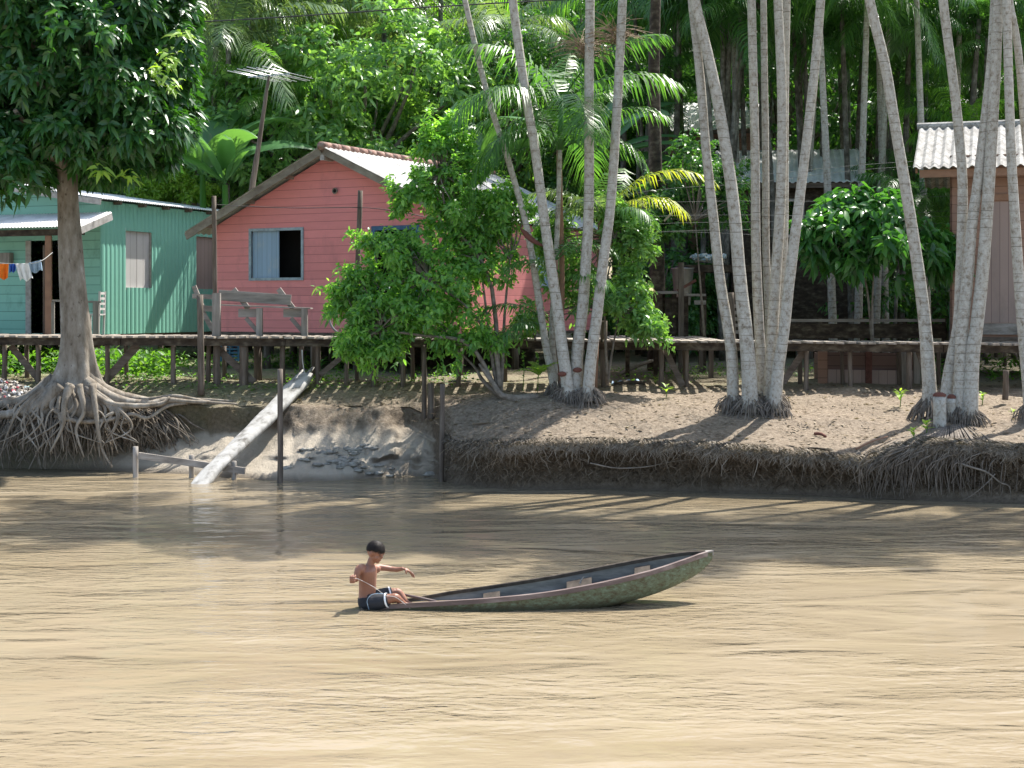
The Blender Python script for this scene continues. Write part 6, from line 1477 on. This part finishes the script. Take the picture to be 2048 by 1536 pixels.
# ------------------------------------------------------------------ the boy
def boy():
    Dz = 14.50
    def B(px, py, d=0.): return P(px, py, Dz+d)
    t = thing('person', B(738, 1216), 'bare chested boy in black shorts sitting on the canoe end', 'person')
    mb = MB()
    def limb(pts, rad, n=12): mb.tube(smooth_path(pts, 12), list(np.interp(np.linspace(0, 1, 13), np.linspace(0, 1, len(rad)), rad)), n)
    def el(c, r, Mx=None): mb.ell(c, r, 20, 14, Mx)
    # torso: pelvis to shoulders as elliptical rings
    rows = []
    for (x, y, rx, ry) in ((738,1213,.050,.07),(738,1206,.088,.09),(735,1196,.088,.088),(734,1187,.080,.074),(735,1176,.084,.076),(735,1164,.086,.083),(735,1153,.089,.096),(736,1144,.088,.108),(737,1138,.078,.112),(739,1132,.050,.078),(740,1127,.034,.036)):
        c = B(x, y); rows.append([c+Vector((math.cos(k*math.pi/10)*rx, math.sin(k*math.pi/10)*ry, math.sin(k*math.pi/10)*.012)) for k in range(20)])
    mb.grid(rows, True); k0 = len(mb.v)-220; mb.f.append(tuple(k0+k for k in reversed(range(20)))); mb.f.append(tuple(k0+200+k for k in range(20)))
    limb([B(739,1138), B(741,1127,-.0), B(745,1118)], [.045,.036,.040])                   # neck
    # near (right) arm: hangs, forearm comes towards the viewer, fist up
    mb.ell(B(722,1139,-.075), (.046,.044,.042), 16, 10)
    limb([B(727,1136,-.03), B(719,1138,-.075), B(714,1149,-.10), B(712,1159,-.105)], [.042,.042,.033,.028])
    limb([B(712,1159,-.105), B(709,1158,-.17), B(706,1155,-.22)], [.027,.025,.019])
    fc = B(706,1158,-.25); el(fc, (.027,.032,.042))
    for k in range(4):                                                                    # fingers curled round the line
        z = .027-k*.018; L = (.9,1,.95,.8)[k]
        mb.tube(smooth_path([fc+Vector((-.012,-.012,z)), fc+Vector((-.024,-.034*L,z)), fc+Vector((.004,-.046*L,z)), fc+Vector((.020,-.030,z-.002))], 8), [.0085]*5+[.008]*4, 8)
    mb.tube(smooth_path([fc+Vector((.008,.004,.026)), fc+Vector((.024,-.014,.036)), fc+Vector((.022,-.036,.026))], 5), [.010,.010,.009,.009,.008,.007], 8)
    # far (left) arm stretched forward
    mb.ell(B(753,1138,.075), (.044,.044,.040), 16, 10)
    limb([B(746,1138,.04), B(757,1135,.10), B(770,1136,.12), B(783,1138,.13)], [.040,.036,.030,.026])
    limb([B(783,1138,.13), B(795,1139,.12), B(807,1137,.10)], [.026,.024,.017])
    hp = B(808,1137,.10); hd = (B(817,1142,.09)-hp).normalized(); hs = Vector((.15,-1,.1)).normalized()
    mb.ell(hp+hd*.030, (.036,.030,.016), 16, 10, Matrix.Rotation(math.atan2(-hd.z, hd.x), 3, 'Y'))
    for k in range(4):
        o = hs*(.031-.021*k); L = (.92,1.05,1.0,.82)[k]; a = hp+hd*.052+o
        spd = Vector((.006*(1.5-k), 0, 0)); b = a+(hd*.030+Vector((0,0,.004-.006*k))+o*.35)*L; c = b+(hd*.022+Vector((0,0,-.008-.004*k))+o*.3)*L; d = c+(hd*.010+Vector((.002,0,-.014)))*L
        mb.tube(smooth_path([a-hd*.012, a, b, c, d], 9), [.009,.0086,.0082,.008,.0078,.0076,.0074,.007,.0064,.005], 8)
    mb.tube(smooth_path([hp+hd*.012+hs*.018, hp+hd*.018+hs*.036+Vector((0,0,-.018)), hp+hd*.022+hs*.040+Vector((0,0,-.042))], 6), [.011,.010,.010,.009,.008,.007,.006], 8)
    # legs
    limb([B(738,1203,-.045), B(762,1201,-.085), B(784,1196,-.10)], [.068,.058,.043])
    limb([B(784,1196,-.10), B(792,1195,-.105), B(800,1202,-.05), B(810,1209,.0)], [.043,.039,.036,.024])
    limb([B(808,1208,.0), B(816,1210,-.01), B(826,1211,-.02)], [.024,.022,.014])
    limb([B(742,1201,.045), B(768,1190,.08), B(791,1184,.10)], [.066,.056,.042])
    limb([B(791,1184,.10), B(798,1186,.10), B(806,1196,.09), B(815,1206,.08)], [.042,.038,.035,.024])
    limb([B(814,1206,.08), B(822,1208,.07), B(830,1209,.06)], [.024,.021,.013])
    mb.ell(B(792,1185.5,.10), (.043,.040,.042), 16, 10); mb.ell(B(786,1196,-.10), (.044,.042,.043), 16, 10)
    # head, tipped forward, looking down at the water ahead
    f = Vector((.86,-.36,-.36)).normalized(); lft = Vector((0,0,1)).cross(f).normalized(); up = f.cross(lft); Mh = Matrix((f, lft, up)).transposed(); hc = B(751,1104)
    def H(x, y, z): return hc+Mh @ Vector((x, y, z))
    mb.ell(hc+Mh @ Vector((-.006,0,.018)), (.088,.074,.085), 24, 16, Mh)
    mb.ell(H(.016,0,-.038), (.060,.056,.062), 20, 14, Mh)
    mb.ell(H(.052,0,-.078), (.022,.026,.018), 14, 10, Mh)                                  # chin
    mb.ell(H(.078,0,-.026), (.014,.013,.014), 12, 8, Mh); mb.tube([H(.074,0,.006), H(.086,0,-.022)], [.007,.011], 8)
    mb.ell(H(.070,0,-.052), (.012,.021,.007), 12, 8, Mh); mb.ell(H(.069,0,-.060), (.012,.018,.006), 12, 8, Mh)   # lips
    for s in (-1, 1):
        mb.ell(H(.048, s*.038, -.030), (.024,.022,.024), 12, 8, Mh)                        # cheeks
        mb.ell(H(.076, s*.026, .014), (.012,.022,.007), 12, 8, Mh)                         # brow
        mb.ell(H(-.010, s*.078, -.012), (.018,.010,.028), 14, 10, Mh)                      # ear
    V = mb; body = V.build('body', None or M['notch'], t, True)
    body.data.materials.clear()
    sk = mottled('brown_skin', [(.3, (.20,.085,.052)), (.6, (.26,.118,.073)), (.8, (.31,.15,.098))], 5, (1,1,1), .5, .1, .002, spec=.45)
    nt = sk.node_tree; sb = nt.nodes['Principled BSDF']; sb.inputs['Subsurface Weight'].default_value = .12; sb.inputs['Subsurface Radius'].default_value = (.02,.008,.004); sb.inputs['Subsurface Scale'].default_value = .5
    body.data.materials.append(sk)
    r = body.modifiers.new('remesh', 'REMESH'); r.mode = 'VOXEL'; r.voxel_size = .0038; r.use_smooth_shade = True
    s = body.modifiers.new('smooth', 'SMOOTH'); s.factor = .5; s.iterations = 6
    def bake(o):
        dg = bpy.context.evaluated_depsgraph_get(); me = bpy.data.meshes.new_from_object(o.evaluated_get(dg)); o.modifiers.clear(); old = o.data; o.data = me
        me.polygons.foreach_set('use_smooth', [True]*len(me.polygons)); me.update()
    bake(body)
    # eyes
    for s in (-1, 1):
        MB().ell(H(.0705, s*.030, -.004), (.009,.013,.0042), 12, 8, Mh).build('eye', flat('half_closed_eye', (.10,.06,.045), .4), t, True)  # whites left out, dark narrow shape for half-closed lids
        MB().ell(H(.0765, s*.030, -.006), (.0045,.009,.0035), 10, 8, Mh).build('pupil', M['bikeblack'], t, True)
    MB().tube([H(.078,.016,-.0555), H(.083,0,-.0545), H(.078,-.016,-.0555)], .0018, 5).build('mouth_line', flat('dark_lip_line', (.12,.04,.03), .6), t, True)
    # hair: cap with an uneven fringe
    rows = []; NU = 48; 
    for j in range(18):
        row = []
        for i in range(NU):
            ph = 2*math.pi*i/NU; front = math.cos(ph)
            lim = 1.42+.50*max(0, -front)**.8 - .10*max(0, front) + .10*math.sin(ph*9)*max(0, front+.3) + .05*math.sin(ph*17+1)
            if abs(math.sin(ph)) > .75 : lim += .10
            th = lim*j/17; d = Vector((math.sin(th)*math.cos(ph), math.sin(th)*math.sin(ph), math.cos(th)))
            k = 1+.035*noise.noise(d*9)+.02*noise.noise(Vector((ph*6, th*2, 0)))
            row.append(H(-.006+d.x*.094*k, d.y*.080*k, .020+d.z*.091*k))
        rows.append(row)
    rows2 = [[p+(hc-p).normalized()*.014 for p in r_] for r_ in reversed(rows[-2:])]
    mb = MB().grid(rows+rows2, True)
    g = np.random.default_rng(5); n = 1500; ph = g.uniform(0, 2*np.pi, n); th = g.uniform(.15, 1.35, n)+.4*np.maximum(0, -np.cos(ph)); d = np.stack([np.sin(th)*np.cos(ph), np.sin(th)*np.sin(ph), np.cos(th)], -1)
    hair = mb.build('hair', mottled('black_brown_hair', [(.3, (.008,.006,.005)), (.7, (.020,.014,.011))], 60, (1,1,.3), .6, .6, .004, spec=.22), t, True)
    loc = np.array([list(H(-.006+q[0]*.095, q[1]*.081, .020+q[2]*.092)) for q in d]); dd = np.stack([np.cos(th)*np.cos(ph), np.cos(th)*np.sin(ph), -np.sin(th)], -1)+g.normal(0, .16, (n, 3))-d*.12; dd = np.array([list(Mh @ Vector(q)) for q in dd]); nn = np.array([list(Mh @ Vector(q)) for q in d])
    V_, l, s_ = leaves(loc, dd, nn, g.uniform(.016, .030, n), np.full(n, .004), .35, 'strip')
    np_mesh('hair_tufts', V_-np.array(t.location), l, s_, hair.data.materials[0], t)
    # shorts
    mb = MB(); rows = []
    for (x, y, rx, ry) in ((738,1216,.070,.085),(738,1208,.104,.106),(736,1199,.102,.100),(735,1192,.094,.092)):
        c = B(x, y); rows.append([c+Vector((math.cos(k*math.pi/10)*rx, math.sin(k*math.pi/10)*ry, math.cos(k*math.pi/10)*.018)) for k in range(20)])
    mb.grid(rows, True); k0 = len(mb.v)-80; mb.f.append(tuple(k0+k for k in reversed(range(20)))); mb.f.append(tuple(k0+60+k for k in range(20)))
    mb.tube(smooth_path([B(740,1205,-.045), B(758,1204,-.08), B(777,1200,-.098)], 8), [.088,.086,.083,.080,.077,.074,.071,.068,.067], 16)
    mb.tube(smooth_path([B(744,1200,.045), B(766,1191,.08), B(784,1186,.098)], 8), [.084,.082,.079,.076,.073,.070,.067,.064,.063], 16)
    sh = mb.build('shorts', flat('black_shorts', (.018,.02,.026), .75), t, True)
    r = sh.modifiers.new('remesh', 'REMESH'); r.mode = 'VOXEL'; r.voxel_size = .006; r.use_smooth_shade = True
    s = sh.modifiers.new('smooth', 'SMOOTH'); s.factor = .5; s.iterations = 2; bake(sh)
    for v in sh.data.vertices: v.co += v.normal*.004*noise.noise(v.co*22)
    def stripe(c, ax, r_, w):
        u = ax.cross(Vector((0,0,1))).normalized(); q = u.cross(ax); rows = [[c+ax*o+(u*math.cos(k*math.pi/8)+q*math.sin(k*math.pi/8))*(r_+e) for k in range(16)] for o, e in ((-w,.0),(-w,.003),(w,.003),(w,.0))]
        MB().grid(rows, True).build('stripe', M['cloth_white'], t, True)
    stripe(B(774,1200.5,-.095), (B(777,1200,-.098)-B(758,1204,-.08)).normalized(), .068, .008)
    stripe(B(780,1187,.093), (B(784,1186,.098)-B(766,1191,.08)).normalized(), .0645, .007)
    # fishing line
    line = smooth_path([B(707,1157,-.29), B(716,1158,-.25), B(735,1167,-.18), B(752,1177,-.16), B(770,1190,-.14), B(790,1194,-.15), B(806,1205,-.14), B(821,1218,-.12)], 40)
    solo(MB().tube(line, .0022, 5, False), 'fishing_line', M['shutter_white'], 'pale fishing line running from the fist of the boy down to the water', 'line', smooth=True)
    loop = smooth_path([B(768,1188,-.19), B(752,1187,-.19), B(740,1192,-.18), B(734,1203,-.16), B(738,1219,-.14)], 24)
    solo(MB().tube(loop, .0025, 5, False), 'cord_loop', M['cloth_pale'], 'pale green cord loop lying over the black shorts', 'cord', smooth=True)
boy()
